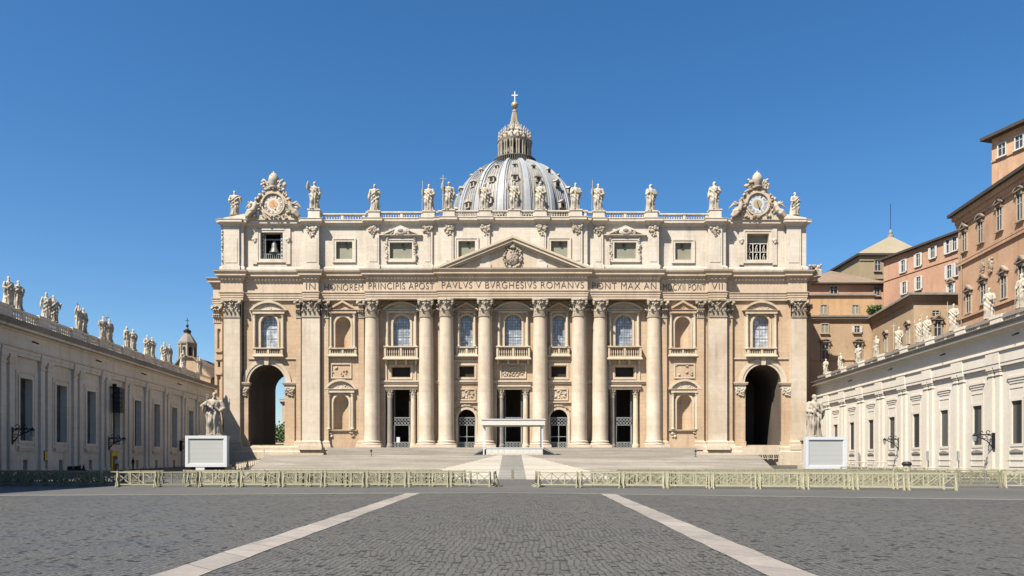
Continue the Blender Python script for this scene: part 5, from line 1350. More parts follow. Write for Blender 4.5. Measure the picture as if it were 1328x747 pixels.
mb = MB(FL); mb.strip([(u-.95, .3), (u-.95, 3.0), (u+.95, 3.0), (u+.95, .3)], [(u-.6, .3), (u-.6, 2.3), (u+.6, 2.3), (u+.6, .3)], -.2, -.02); mb.build('door_frame', M['yellow'], t)
mb = MB(FL); mb.box(u-.6, u+.6, -.14, -.03, .3, 2.3); mb.build('door', M['black'], t)
# grey conduits and a chimney-like post by the sunlit wing
for k, (px, y0, y1) in enumerate(((1117, 587, 603), (1207, 585, 597), (1247, 585, 598))):
    u, z = on_wall(FR, px, y1); _, zt = on_wall(FR, px, y0); mb = MB(FR); mb.box(u-.11, u+.11, -.5, -.29, z, zt); mb.box(u-.03, u+.03, -.42, -.36, .3, z)
    tag(mb.build('wall_conduit', M['iron'], None), ['grey wall conduit nearest the basilica on the sunlit wing', 'grey wall conduit between the two lamp brackets of the sunlit wing', 'grey wall conduit just inward of the outer lamp bracket of the sunlit wing'][k], 'conduit', 'wall conduits on the sunlit wing')

# ------------------------------------------------------------------ small lantern tower beyond the shaded wing
t = thing('chapel', 'ochre chapel with an eight-sided lantern turret beyond the shaded wing', 'chapel', (-72.5, 166, 0))
Y = 163.0
mb = MB(); mb.box(PX(222, Y), PX(273, Y), Y, Y+14, 0, PZ(489, Y)); mb.prism([(PX(216, Y), PZ(489, Y)), (PX(274.5, Y), PZ(489, Y)), (PX(262, Y), PZ(474, Y)), (PX(250, Y), PZ(464, Y)), (PX(236, Y), PZ(463, Y))], Y, Y+14); mb.build('chapel_wall', M['ochre'], t)
mb = MB(); o_ = [(PX(276, Y), PZ(488.5, Y)), (PX(262, Y), PZ(472.5, Y)), (PX(250, Y), PZ(462, Y)), (PX(236, Y), PZ(461.5, Y)), (PX(214, Y), PZ(488, Y))]
mb.strip(o_, [(p[0], p[1]-.35) for p in o_], Y-.4, Y+14.3); mb.build('roof', M['tile'], t)
xc = PX(243, 168); mb = MB(); zz = lambda p: PZ(p, 168)
mb.lathe(xc, 168, [(1.8, zz(476)), (1.8, zz(447.5)), (2.0, zz(447)), (2.1, zz(445)), (1.8, zz(444))], 8, ph=pi/8); TU = mb.build('turret', M['greystone2'], t)
mb = MB(); mb.lathe(xc, 168, [(1.95, zz(444)), (1.35, zz(438.5)), (.8, zz(434)), (.6, zz(429.5))], 8, ph=pi/8); mb.build('turret_roof', M['greystone'], TU)
mb = MB(); mb.lathe(xc, 168, [(.8, zz(431.5)), (.85, zz(429)), (.35, zz(427)), (.2, zz(425.5)), (.12, zz(424))], 10); mb.ball((xc, 168, zz(422.5)), .33, 10, 6); mb.tube([(xc, 168, zz(421)), (xc, 168, zz(412.5))], .06, 5); mb.box(xc-.4, xc+.4, 167.95, 168.05, zz(416), zz(415.3)); mb.build('finial', M['black'], TU)
for k in range(8):
    a = pi/8 + pi/8 + k*pi/4; d = Vector((cos(a), sin(a), 0)); s = Vector((-sin(a), cos(a), 0)); c = Vector((xc, 168, 0)) + d*(1.8*cos(pi/8)+.02); mb = MB()
    mb.add([tuple(c + s*w + Vector((0, 0, z))) for w, z in ((-.32, zz(463)), (.32, zz(463)), (.32, zz(452)), (0, zz(450)), (-.32, zz(452)))], [(0,1,2,3,4)]); mb.build('turret_window', M['dark'], TU)
    a = k*pi/4 + pi/8; mb = MB(); mb.lathe(xc+1.83*cos(a), 168+1.83*sin(a), [(.2, zz(476)), (.2, zz(447.2))], 6); mb.build('turret_pilaster', M['greystone2'], TU)

# ------------------------------------------------------------------ palaces above the sunlit wing
def palace_window(parent, fr, u, z0, z1, w, mat_pane='winglass', hood=None, shutters=False, frame_mat='ptrim', fw=.2):
    mb = MB(fr); a, b = u-w/2, u+w/2
    mb.strip([(a-fw, z0-fw*.6), (a-fw, z1+fw), (b+fw, z1+fw), (b+fw, z0-fw*.6), (a-fw, z0-fw*.6)], [(a, z0), (a, z1), (b, z1), (b, z0), (a, z0)], -.2, .02)
    wn = mb.build('window', M[frame_mat], parent)
    mb = MB(fr); mb.box(a, b, -.05, .01, z0, z1); mb.build('pane', M[mat_pane], wn)
    mb = MB(fr); mb.box(u-.05, u+.05, -.11, -.052, z0, z1); mb.box(a, b, -.1, -.053, z0+(z1-z0)*.62, z0+(z1-z0)*.62+.08); mb.build('glazing_bar', M['shutter'], wn)
    mb = MB(fr); mb.box(a-fw-.15, b+fw+.15, -.38, .02, z0-fw*.6-.2, z0-fw*.6); mb.build('window_sill', M[frame_mat], wn)
    if shutters:
        for sg in (-1, 1):
            mb = MB(fr); e = u + sg*(w/2+.02); f = e + sg*w*.5; mb.box(min(e, f), max(e, f), -.27, -.205, z0-.03, z1+.03); mb.build('shutter', M['shutter'], wn)
    if hood:
        mb = MB(fr); zc = z1+fw+.35; hw = w/2+fw+.35
        mb.box(a-fw, b+fw, -.15, .02, z1+fw, zc-.15); mb.box(hw*-1+u, hw+u, -.5, .02, zc-.15, zc)
        if hood == 'tri': mb.strip([(u-hw, zc), (u, zc+.95), (u+hw, zc)], [(u-hw+.5, zc), (u, zc+.6), (u+hw-.5, zc)], -.55, .02); mb.ball((u, -.2, zc+.35), (.4, .25, .3), 8, 5)
        else:
            mb.strip(arc(u, zc, hw, .7), arc(u, zc-.01, hw-.3, .42), -.55, .02); mb.ball((u, -.2, zc+.2), (.45, .25, .25), 8, 5)
        for sg in (-1, 1): mb.box(u+sg*(w/2+fw*.5)-.16, u+sg*(w/2+fw*.5)+.16, -.36, .02, z1-.3, zc-.16)
        mb.build('window_hood', M['hood'], wn)
    return wn
def block(name, label, cat, foot, z0, z1, mat, eave=.9, roof_h=0, roof_mat='tile', cornice=True, thick=.35):
    c = sum((Vector(p) for p in foot), Vector((0, 0)))/len(foot)
    t = thing(name, label, cat, (c.x, c.y, 0)); mb = MB(); mb.plan(foot, z0, z1); wl = mb.build('building_wall', M[mat], t)
    path = foot + [foot[0]]
    # closed eave: rebuild corner mitres with an overlapping run
    mb = MB(); n = len(foot); off = []
    for i in range(n):
        p, a, b = Vector(foot[i]), Vector(foot[i-1]), Vector(foot[(i+1) % n]); t1 = (p-a).normalized(); t2 = (b-p).normalized(); n1 = Vector((t1.y, -t1.x)); n2 = Vector((t2.y, -t2.x))
        off.append((p, (n1+n2)/(1+n1.dot(n2))))
    def ring(d): return [tuple(p + m*d) for p, m in off]
    if cornice:
        m2 = MB()
        hc = 2.1 if name == 'palace' else 1.0
        for d, za, zb in ((.25, z1-hc, z1-.75*hc), (.4, z1-.748*hc, z1-.4*hc), (.75 if hc > 2 else .6, z1-.398*hc, z1-.004)): m2.plan(ring(d), za, zb)
        m2.build('cornice', M[mat], wl)
    m2 = MB(); m2.plan(ring(eave), z1, z1+thick); m2.build('eave', M['eave'] if roof_mat != 'greystone' else M['greystone'], wl)
    r0 = ring(eave-.02); m2 = MB(); k = len(r0)
    m2.add([(x, y, z1+thick+.003) for x, y in r0] + [(c.x, c.y, z1+thick+roof_h)], [(i, (i+1) % k, k) for i in range(k)]); m2.build('roof', M[roof_mat], t)
    return t
def string(parent, fr, z, a=0, b=None, p=.25, h=.35, mat='trim'):
    mb = MB(fr); mb.box(a, b if b else fr.L, -p, .02, z-h/2, z+h/2); mb.build('string_course', M[mat], parent)
# A: the tall palace whose long side runs along the square (outward is -x: from far to near)
def pa(Y): return 75.5 - .104*(125-Y)
A0, A1 = (pa(125), 125), (pa(84), 84)
PA = block('palace', 'tall orange plastered palace with two rows of hooded windows above the sunlit wing', 'palace', [A0, A1, (110, 84), (110, 125)], 0, 43.0, 'palace', 1.3, 2.5, 'tile', True, .5)
fa = frame(A0, A1)
for px, pt, pb in ((1251.5, 300, 325), (1272.5, 287, 314), (1297, 268, 298), (1323.5, 251, 285)):
    u, z0 = on_wall(fa, px, pb); _, z1 = on_wall(fa, px, pt); palace_window(PA, fa, u, z0, z1, 1.35, 'winglass', 'tri' if px in (1297, 1251.5) else 'seg')
for px, pt, pb in ((1257, 381, 405), (1276, 367, 393), (1302.5, 357, 386), (1326, 344, 373)):
    u, z0 = on_wall(fa, px, pb); _, z1 = on_wall(fa, px, pt); palace_window(PA, fa, u, z0, z1, 1.45, 'winglass', 'tri')
for px, py in ((1250, 337.5), (1250, 341.5), (1252, 411.5)): string(PA, fa, on_wall(fa, px, py)[1], p=.3, h=.4, mat='palace')
for px, py in ((1275, 347), (1286, 344)):
    u, z = on_wall(fa, px, py); mb = MB(fa); rg = random.Random(int(px)); carve(mb, [(u+rg.uniform(-.55, .55), -.15, z+rg.uniform(-1.0, 1.0)) for _ in range(22)], .15, .3, rg); mb.ball((u, -.1, z), (.6, .25, .9), 10, 8); mb.build('coat_of_arms', M['carved'], PA, True)
for y_ in (88, 98, 108, 118):   # chimneys are hidden, small vents under the eave show
    u = (125-y_); mb = MB(fa); mb.box(u-.5, u+.5, -.06, .02, 40.4, 41.0); mb.build('vent', M['dark'], PA)
for y_ in (123.5, 103.5):
    u = 125-y_; mb = MB(fa); mb.tube([(u, -.2, 12), (u, -.2, 41)], .11, 6); mb.build('downpipe', M['hood'], PA)
# tower storey set back on it
T0 = (76.7+3, 118+4.7); T1 = (T0[0]+.306*26, T0[1]-26)
PT = block('palace_tower', 'orange tower block with two small white windows rising behind the hooded palace', 'tower', [T0, T1, (T1[0]+22, T1[1]+4), (T0[0]+22, T0[1]+6)], 0, PZ(181, T0[1]), 'palace', 1.2, 2, 'tile', False, .5)
ft = frame(T0, T1)
for px, pt, pb in ((1300, 186.5, 201.5), (1322.5, 176, 192)):
    u, z0 = on_wall(ft, px, pb); _, z1 = on_wall(ft, px, pt); palace_window(PT, ft, u, z0, z1, 1.25, 'winglass', None, False, 'shutter', .18)
string(PT, ft, on_wall(ft, 1290, 208.5)[1], p=.2, h=.3, mat='palace')
# B: rose palace with white-shuttered windows, and C, D, ochre blocks
B1 = (PX(1247, 150), 150); B0 = (PX(1146, 171.5), 171.5)
PB = block('apartment_palace', 'rose palace with white shuttered windows between the hooded palace and the pale hipped roof', 'palace', [B0, B1, (B1[0]+18, B1[1]+10), (B0[0]+18, B0[1]+14)], 0, PZ(301, 150), 'palace2', .9, 1.5, 'tile', False, .45)
fb = frame(B0, B1)
for px, py, hh in ((1172, 345, 15), (1191.5, 337, 15.5), (1210.5, 327, 14), (1231, 319, 17), (1238.5, 316, 17), (1173.5, 373, 15), (1192, 367, 16), (1232, 352, 16.5), (1243, 348, 17), (1234, 377, 17)):
    u, zc = on_wall(fb, px, py); Y = fb.A.y + fb.t.y*u; h = hh*Y/K; palace_window(PB, fb, u, zc-h/2, zc+h/2, 1.15, 'winglass', 'seg' if (px, py) == (1234, 377) else None, True, 'shutter', .15)
string(PB, fb, on_wall(fb, 1215, 342)[1], p=.15, h=.3, mat='palace2')
C0 = (PX(1040, 160), 160); C1 = (PX(1131.5, 160), 160)
PC = block('ochre_palace', 'low ochre palace with a moulded cornice next to the basilica', 'palace', [C0, C1, (C1[0], 176), (C0[0], 176)], 0, PZ(411.5, 160), 'ochre', .8, 1, 'greystone', True, .35)
fc = frame(C0, C1)
for px, pt, pb, w, hd, sh in ((1069.5, 420.5, 431.5, 1.4, None, False), (1111, 423, 431, 1.1, None, True), (1070, 446.5, 466, 1.4, 'seg', False), (1113, 446.5, 466, 1.4, 'seg', False)):
    u, z0 = on_wall(fc, px, pb); _, z1 = on_wall(fc, px, pt); palace_window(PC, fc, u, z0, z1, w, 'curtain' if px == 1069.5 else 'winglass', hd, sh)
string(PC, fc, PZ(466.5, 160), p=.18, h=.3, mat='ochre')
E0 = (PX(1040, 163), 163); E1 = (PX(1134, 163), 163)
PE = block('ochre_palace', 'warm ochre upper storey with two small windows on top of the low palace', 'palace', [E0, E1, (E1[0], 175), (E0[0], 175)], 33.4, PZ(383.5, 163), 'ochre2', .4, .6, 'greystone', False, .3)
fe = frame(E0, E1)
for px, pt, pb in ((1068, 396, 406.5), (1109, 396, 407)):
    u, z0 = on_wall(fe, px, pb); _, z1 = on_wall(fe, px, pt); palace_window(PE, fe, u, z0, z1, 1.35, 'curtain', None, False)
F0 = (PX(1045, 174), 174.5); F1 = (PX(1147, 174), 174.5)
PF = block('ochre_palace', 'rose attic block with a brown tiled roof behind the warm ochre storey', 'palace', [F0, F1, (F1[0], 190), (F0[0], 190)], 30, PZ(368.5, 174), 'palace2', 1.0, 5.0, 'tile', False, .3)
ff = frame(F0, F1); u, z0 = on_wall(ff, 1137, 383); palace_window(PF, ff, u, z0, z0+2.0, 1.2, 'winglass'); u, z0 = on_wall(ff, 1081, 381); palace_window(PF, ff, u, z0, z0+1.7, 1.6, 'winglass')
D0 = (PX(1131.5, 159.5), 159.5); D1 = (PX(1185, 137), 137); D2 = (PX(1256, 137), 137)
PDD = block('ochre_palace', 'brown ochre wing with arched niches coming forward toward the sunlit colonnade', 'palace', [D0, D1, D2, (D2[0], 159.5)], 0, PZ(383.5, 137), 'ochre', 1.0, 1.5, 'greystone', True, .4)
fd = frame(D0, D1)
for px, pt, pb in ((1149.5, 436, 456), (1178, 424, 445)):
    u, z0 = on_wall(fd, px, pb); _, z1 = on_wall(fd, px, pt); palace_window(PDD, fd, u, z0, z1, 1.3, 'curtain', 'seg')
fd2 = frame(D1, D2)
for px, pt, pb, hd in ((1213, 403, 410, None), (1215.5, 418, 436, 'tri')):
    u, z0 = on_wall(fd2, px, pb); _, z1 = on_wall(fd2, px, pt); palace_window(PDD, fd2, u, z0, z1, 1.25, 'winglass', hd)
# G: chapel with the pale hipped roof
Yg = 185.0; x0, x1 = PX(1114.5, Yg), PX(1195, Yg); zg0 = PZ(332, Yg)
t = thing('great_chapel', 'tall brown chapel with a pale hipped roof topped by a stone finial', 'chapel', ((x0+x1)/2, Yg, 0))
mb = MB(); mb.box(x0, x1, Yg, Yg+38, 0, zg0); CWL = mb.build('chapel_wall', M['sistine'], t)
mb = MB(); mb.box(x0-.7, x1+.7, Yg-.7, Yg+38.7, zg0, zg0+.55); mb.build('eave', M['eave'], CWL)
xm = PX(1157.5, Yg+7); za = PZ(304.5, Yg+7); mb = MB(); e = zg0+.56
mb.add([(x0-.7, Yg-.7, e), (x1+.7, Yg-.7, e), (x1+.7, Yg+38.7, e), (x0-.7, Yg+38.7, e), (xm, Yg+8, za), (xm, Yg+31, za)], [(0,1,4), (1,2,5,4), (2,3,5), (3,0,4,5)]); mb.build('hipped_roof', M['roofpale'], t)
mb = MB(); mb.lathe(xm, Yg+8, [(.75, za-.6), (.75, za+.1), (.35, za+.3), (.45, za+.9), (.28, za+1.3), (.1, za+1.7)], 10); fi = mb.build('finial', M['roofpale'], t)
mb = MB(); mb.tube([(xm, Yg+8, za+1.6), (xm, Yg+8, za+8.5)], .07, 5); mb.build('lightning_rod', M['black'], fi)
fg = frame((x0, Yg), (x1, Yg)); u, z0 = on_wall(fg, 1138, 351); palace_window(t, fg, u, z0, z0+2.5, 1.4, 'winglass')
for k in range(2): 
    mb = MB(); mb.box(x0-.02, x1, Yg-.2, Yg-.003, zg0-1.2-k*4.6, zg0-.9-k*4.6); mb.build('string_course', M['sistine'], CWL)
# sculpted corner crest beyond the basilica's end cornice
mb = MB(); rg = random.Random(77); Y = 150; xx, zz_ = PX(1057, Y), PZ(352, Y); carve(mb, [(xx+rg.uniform(-1.1, 1.1), Y+rg.uniform(-.4, .4), zz_+rg.uniform(-.6, 1.2)) for _ in range(34)], .25, .5, rg); mb.box(xx-4.5, xx+1.0, Y-1.0, Y+1.2, zz_-1.2, zz_-.2); mb.box(xx-4.5, xx+.6, Y-.8, Y+1.0, zz_-2.2, zz_-1.203)
mb.build('roof_crest', M['carved'], B, 40)

# ------------------------------------------------------------------ shrubs and trees
def leafy(name, label, cat, c, rad, n, seed, parts_trunk=None, group=None, leaf=.28):
    rg = random.Random(seed); t = thing(name, label, cat, (c[0], c[1], c[2]), group)
    mb = MB(); cl = [(rg.gauss(0, .42), rg.gauss(0, .42), rg.uniform(-.6, .9)) for _ in range(11)]
    for _ in range(n):
        k = rg.choice(cl); p = [k[i] + rg.gauss(0, .22) for i in range(3)]
        q = Vector((c[0]+p[0]*rad[0], c[1]+p[1]*rad[1], c[2]+rad[2]*(1+p[2])*.9 + (parts_trunk or 0)))
        a = Vector((rg.gauss(0, 1), rg.gauss(0, 1), rg.gauss(0, 1))).normalized(); b = a.cross(Vector((rg.gauss(0, 1), rg.gauss(0, 1), rg.gauss(0, 1)))).normalized(); s = leaf*rg.uniform(.6, 1.4)
        mb.add([tuple(q+a*s), tuple(q+b*s*.6), tuple(q-a*s), tuple(q-b*s*.6)], [(0,1,2,3)])
    mb.build('foliage', M['leaf'], t)
    mb = MB(); h = (parts_trunk or 0) + rad[2]; mb.tube([(c[0], c[1], c[2]-.1), (c[0]+.1, c[1], c[2]+h*.6), (c[0], c[1]+.1, c[2]+h)], [.16, .12, .06], 6)
    for k in range(4): a = k*1.7; mb.tube([(c[0], c[1], c[2]+h*.5), (c[0]+cos(a)*rad[0]*.6, c[1]+sin(a)*rad[1]*.6, c[2]+h*.9)], [.08, .03], 5)
    mb.build('trunk', M['trunk'], t)
xs = PX(363, 172)
leafy('bush', 'dark clipped bush seen through the archway beside the shaded wing', 'bush', (xs, 173, .8), (3.4, 2.0, 3.4), 1900, 3, 2.9)
mb = MB(); mb.box(xs-5, xs+6, 170, 170.8, .5, PZ(577, 170)+.2); wl_ = mb
t = thing('garden_wall', 'low pale garden wall seen through the archway beside the shaded wing', 'wall', (xs, 170, .5)); mb.build('wall_face', M['trim'], t)
mb = MB(); mb.box(xs-5.1, xs+6.1, 169.85, 170.95, PZ(577, 170)+.2, PZ(577, 170)+.5); mb.build('wall_coping', M['cream'], t)
t = block('distant_house', 'pale domed house far behind the archway bush', 'house', [(xs-7, 196), (xs+4, 196), (xs+4, 208), (xs-7, 208)], 0, PZ(519, 196), 'trim', .5, 2.5, 'greystone', True, .3)
leafy('roof_shrub', 'green shrub growing on the terrace between the rose and ochre palaces', 'shrub', (PX(1143, 158.5), 161.5, PZ(402, 158.5)-.4), (1.3, 1.2, .9), 600, 8, .2)
leafy('roof_shrub', 'narrow green shrub at the foot of the rose palace', 'shrub', (PX(1153, 158), 162.5, PZ(398, 158)-.4), (1.0, 1.0, .8), 300, 9, .2)

# ------------------------------------------------------------------ canopy on its platform, screens
Y0, Y1 = 101.2, 106.0; xa, xb = PX(630.5, Y0), PX(704, Y0); zb, zt = ZT+.03, PZ(580.5, Y0)
t = thing('altar_platform', 'white stepped altar platform under the canopy before the central door', 'platform', ((xa+xb)/2, Y0, zb))
mb = MB(); mb.box(xa, xb, Y0, Y1, zb, zt-.12); mb.build('platform_block', M['canopy'], t)
mb = MB(); mb.box(xa-.06, xb+.06, Y0-.06, Y1, zt-.12, zt); mb.build('platform_top', M['frame_white'], t)
for k in range(9):
    x = xa + (xb-xa)*(k+.5)/9; mb = MB(); mb.box(x-.35, x+.35, Y0-.03, Y0-.002, zb+.15, zt-.25); mb.build('platform_panel', M['canopy'], t)
for sg, x in ((-1, xa), (1, xb)):
    m2 = MB(); pts = [(x, zb), (x+sg*1.75, zb), (x, zt-.15)]; m2.prism(pts, Y0+.1, Y0+1.6); m2.build('side_ramp', M['black'], t)
    m2 = MB(); m2.tube([(x+sg*1.8, Y0+.1, zb+.1), (x+sg*.2, Y0+.1, zt+.02)], .05, 5); m2.tube([(x+sg*1.8, Y0+1.6, zb+.1), (x+sg*.2, Y0+1.6, zt+.02)], .05, 5); m2.build('ramp_rail', M['iron'], t)
t = thing('canopy', 'flat white canopy roof on four slim posts before the central door', 'canopy', ((xa+xb)/2, Y0, zt))
ca, cb = PX(625.5, Y0), PX(706, Y0); z1, z2 = PZ(551.5, Y0), PZ(544.5, Y0)
mb = MB(); mb.box(ca, cb, Y0-.3, Y1-.2, z1+.18, z2-.1); mb.build('canopy_roof', M['canvas'], t)
mb = MB()
for (a, b, c, d) in ((ca-.05, cb+.05, Y0-.36, Y0-.302), (ca-.05, cb+.05, Y1-.198, Y1-.14)): mb.box(a, b, c, d, z1, z2)
for x in (ca-.05, cb): mb.box(x, x+.05, Y0-.3, Y1-.2, z1, z2)
mb.build('canopy_fascia', M['canopy'], t)
mb = MB(); mb.box(ca-.15, cb+.15, Y0-.45, Y1-.05, z2, z2+.12); mb.build('canopy_lip', M['frame_white'], t)
for x in (ca+.2, cb-.3):
    for y in (Y0, Y1-.5):
        mb = MB(); mb.box(x-.09, x+.09, y-.09+.02, y+.09+.02, zt if x > xa and x < xb else zb, z1+.179); mb.build('post', M['frame_white'], t)
def screen(pxa, pxb, pya, pyb, Y, label, side, foot):
    xa, xb, za, zb = PX(pxa, Y), PX(pxb, Y), PZ(pyb, Y), PZ(pya, Y); g = ground_z(Y); t = thing('video_screen', label, 'screen', ((xa+xb)/2, Y, g))
    mb = MB(); mb.box(xa+.05, xb-.05, Y+.06, Y+.75, za+.05, zb-.05); mb.build('screen_housing', M['frame_white'], t)
    mb = MB(); q = .36; mb.strip([(xa, za), (xa, zb), (xb, zb), (xb, za), (xa, za)], [(xa+q, za+q), (xa+q, zb-q), (xb-q, zb-q), (xb-q, za+q), (xa+q, za+q)], Y-.1, Y+.06); mb.strip([(xa+q, za+q), (xa+q, zb-q), (xb-q, zb-q), (xb-q, za+q), (xa+q, za+q)], [(xa+q+.12, za+q+.12), (xa+q+.12, zb-q-.12), (xb-q-.12, zb-q-.12), (xb-q-.12, za+q+.12), (xa+q+.12, za+q+.12)], Y-.03, Y+.06)
    mb.build('screen_frame', M['frame_white'], t)
    mb = MB(); mb.box(xa+q, xb-q, Y+.03, Y+.055, za+q, zb-q); mb.build('screen_face', M['led'], t)
    mb = MB()
    for q_ in range(1, 5): zz = za+q + (zb-za-2*q)*q_/5; mb.box(xa+q, xb-q, Y+.026, Y+.0295, zz-.012, zz+.012)
    mb.build('panel_seam', M['ledseam'], t)
    for f0, f1 in foot:
        mb = MB(); mb.box(xa+(xb-xa)*f0, xa+(xb-xa)*f1, Y-.05, Y+1.1, g-.05, za-.002); mb.build('screen_foot', M['frame_white'], t)
    mb = MB(); mb.box(xa+(xb-xa)*.1, xb-(xb-xa)*.1, Y+.3, Y+.9, g-.05, za-.003); mb.build('screen_underframe', M['black'], t)
screen(240.5, 294.5, 565, 605.5, 92, 'grey video screen in a white frame by the shaded wing', 1, ((.25, .46),))
screen(1044.5, 1098, 566.5, 608, 92, 'grey video screen in a white frame by the sunlit wing', -1, ((.03, .2), (.62, .97)))

# ------------------------------------------------------------------ wooden barriers
LB_, HB_ = 2.6, .98
def barrier_proto(mat):
    ms = {}
    def bx(*a): m_ = MB(); m_.box(*a); return m_
    ms['top_rail'] = bx(0, LB_, -.035, .035, HB_-.08, HB_).mesh('top_rail', mat)
    ms['bottom_rail'] = bx(0, LB_, -.03, .03, .14, .21).mesh('bottom_rail', mat)
    ms['post'] = bx(-.035, .035, -.032, .032, .212, HB_-.082).mesh('post', mat)
    m_ = MB(); w = LB_/3
    m_.tube([(.04, -.012, .22), (w-.04, -.012, HB_-.09)], .028, 4); m_.tube([(.04, .02, HB_-.09), (w-.04, .02, .22)], .028, 4); ms['cross_brace'] = m_.mesh('cross_brace', mat)
    m_ = MB(); m_.prism([(-.05, 0), (.05, 0), (.045, HB_+.03), (-.045, HB_+.03)], -.09, -.036); m_.tube([(0, -.06, HB_*.75), (0, -.30, .02)], .032, 4); m_.tube([(0, -.04, .12), (0, .28, .02)], .03, 4); m_.box(-.045, .045, -.34, .32, 0, .05)
    ms['leg'] = m_.mesh('leg', mat)
    return ms
BP = [barrier_proto(M['wood']), barrier_proto(M['wood_old'])]
def barrier(x, y, rz, label, group, kind=0, flip=False):
    z = ground_z(y); t = thing('crowd_barrier', label, 'barrier', (x, y, z+.003), group, rz); ms = BP[kind]
    put('top_rail', ms['top_rail'], t); put('bottom_rail', ms['bottom_rail'], t)
    for k in range(4): put('post', ms['post'], t, (.04+(LB_-.08)*k/3, 0, 0))
    for k in range(3): put('cross_brace', ms['cross_brace'], t, (LB_/3*k, 0, 0))
    for u in (.1, LB_-.1): put('leg', ms['leg'], t, (u, 0, 0))
    return t
rb = random.Random(11)
GB = {}
def row(a, b, where, group, kind=0, jit=.03, skip=()):
    """barriers end to end from a to b; labels count from a"""
    a, b = Vector(a), Vector(b); d = (b-a); n = int(d.length/(LB_+.05)); t = d.normalized(); ang = atan2(t.y, t.x)
    for k in range(n):
        if k in skip: continue
        p = a + t*(LB_+.05)*k; j = rb.uniform(-jit, jit)
        s = p if abs(ang) < pi/2 else p + t*LB_
        an = ang if abs(ang) < pi/2 else ang - pi
        barrier(s.x, s.y, an+j, ORD[k] + ' wooden crowd barrier from the gap in the ' + where, group, kind if rb.random() > .2 else 1)
gl, gr = 'barriers on the shaded wing side', 'barriers on the sunlit wing side'
row((PX(637, 46.5), 46.5), (PX(126, 46.8), 46.9), 'front row toward the shaded wing', gl, 0)
row((-26.6, 48.0), (-49, 49.6), 'shadowed end row before the shaded wing', gl, 1)
row((-26.0, 49.0), (-47, 50.8), 'second shadowed row before the shaded wing', gl, 1, .1)
row((-25.4, 50.4), (-46, 52.0), 'third shadowed row before the shaded wing', gl, 1, .1)
row((-24.6, 52.0), (-46, 53.6), 'fourth shadowed row before the shaded wing', gl, 1, .1)
for k, (x0, x1) in enumerate(((612, 190), (600, 225), (590, 395), (604, 300), (585, 240), (575, 300), (560, 200))):
    y = 47.6 + 1.15*k + (.4*(k % 2)); row((PX(x0, y), y), (PX(x1, y+.4), y+.4), ORD[k+1] + ' row toward the shaded wing', gl, k % 2, .11)
row((PX(697.5, 46.5), 46.6), (PX(1262, 40.9), 40.9), 'front row toward the sunlit wing', gr, 0)
for k, (x0, x1, dy) in enumerate(((752, 1235, 4.6), (765, 1255, 4.3), (772, 1215, 4.0), (790, 1262, 3.6), (800, 1215, 3.0), (820, 1195, 2.4), (860, 1185, 1.5))):
    y = 47.5 + 1.15*k + (.35*(k % 2)); row((PX(x0, y), y-.4), (PX(x1, y-dy), y-dy), ORD[k+1] + ' row toward the sunlit wing', gr, k % 2, .13)
row((PX(800, 57.5), 57.5), (PX(1180, 57), 57), 'ninth row toward the sunlit wing', gr, 1, .15)
row((PX(830, 61), 61), (PX(1150, 60.5), 60.5), 'tenth row toward the sunlit wing', gr, 0, .15)
row((PX(1190, 56), 56), (PX(1400, 52), 52), 'far end row before the sunlit wing', gr, 1, .12)
row((PX(1090, 74), 74), (PX(1335, 62), 62), 'rear row below the sunlit wing', gr, 0, .06)
row((PX(1238, 46.0), 46.0), (PX(1440, 43.6), 43.6), 'outer end row before the sunlit wing', gr, 0, .1)
# barrier ends that turn back at the gap
for k, (px, Y) in enumerate(((640, 46.9), (697.5, 46.7))):
    barrier(PX(px, Y), Y, pi/2 + (.02 if k else -.02), ['wooden crowd barrier turned end-on at the gap, shaded wing side', 'wooden crowd barrier turned end-on at the gap, sunlit wing side'][k], [gl, gr][k])
# railings climbing beside the terrace (solid little white barriers)
def rail_run(name, pts, label, n):
    t = thing(name, label, 'railing', pts[0])
    a, b = Vector(pts[0]), Vector(pts[1]); mb = MB(); mb.tube([a+Vector((0, 0, 1.0)), b+Vector((0, 0, 1.0))], .06, 5); mb.tube([a+Vector((0, 0, .2)), b+Vector((0, 0, .2))], .05, 5); mb.build('rail', M['trim'], t)
    for k in range(n+1):
        p = a + (b-a)*k/n; mb = MB(); mb.box(p.x-.06, p.x+.06, p.y-.06, p.y+.06, p.z-.02, p.z+.94); mb.build('post', M['trim'], t)
    mb = MB()
    for k in range(n*3): p = a + (b-a)*(k+.5)/(n*3); q = a + (b-a)*(k+1.3)/(n*3); mb.tube([p+Vector((0, 0, .22)), q+Vector((0, 0, .98))], .04, 4)
    mb.build('lattice', M['trim'], t)
rail_run('railing', ((-35.2, 94, ground_z(94)), (-43.5, 128, ground_z(128)+.3)), 'pale slanted railing climbing beside the steps near the shaded apostle', 12)
rail_run('railing', ((-36.2, 108, ZT+.03), (-41.0, 122, ZT+.03)), 'short pale railing on the terrace near the open archway', 5)
rail_run('railing', ((44.4, 137.0, ZT-.6), (50.6, 137.2, ZT-.6)), 'pale railing before the dark basement opening under the closed archway', 6)
mb = MB(); mb.box(fx(968, 139.9), fx(1004, 139.9), 139.85, 140.2, .9, 2.7); tag(mb.build('basement_hatch', M['dark'], B))
rail_run('railing', ((46, 118, ground_z(118)), (62-9.5, 104, ground_z(104))), 'low pale railing behind the screen of the sunlit wing', 8)

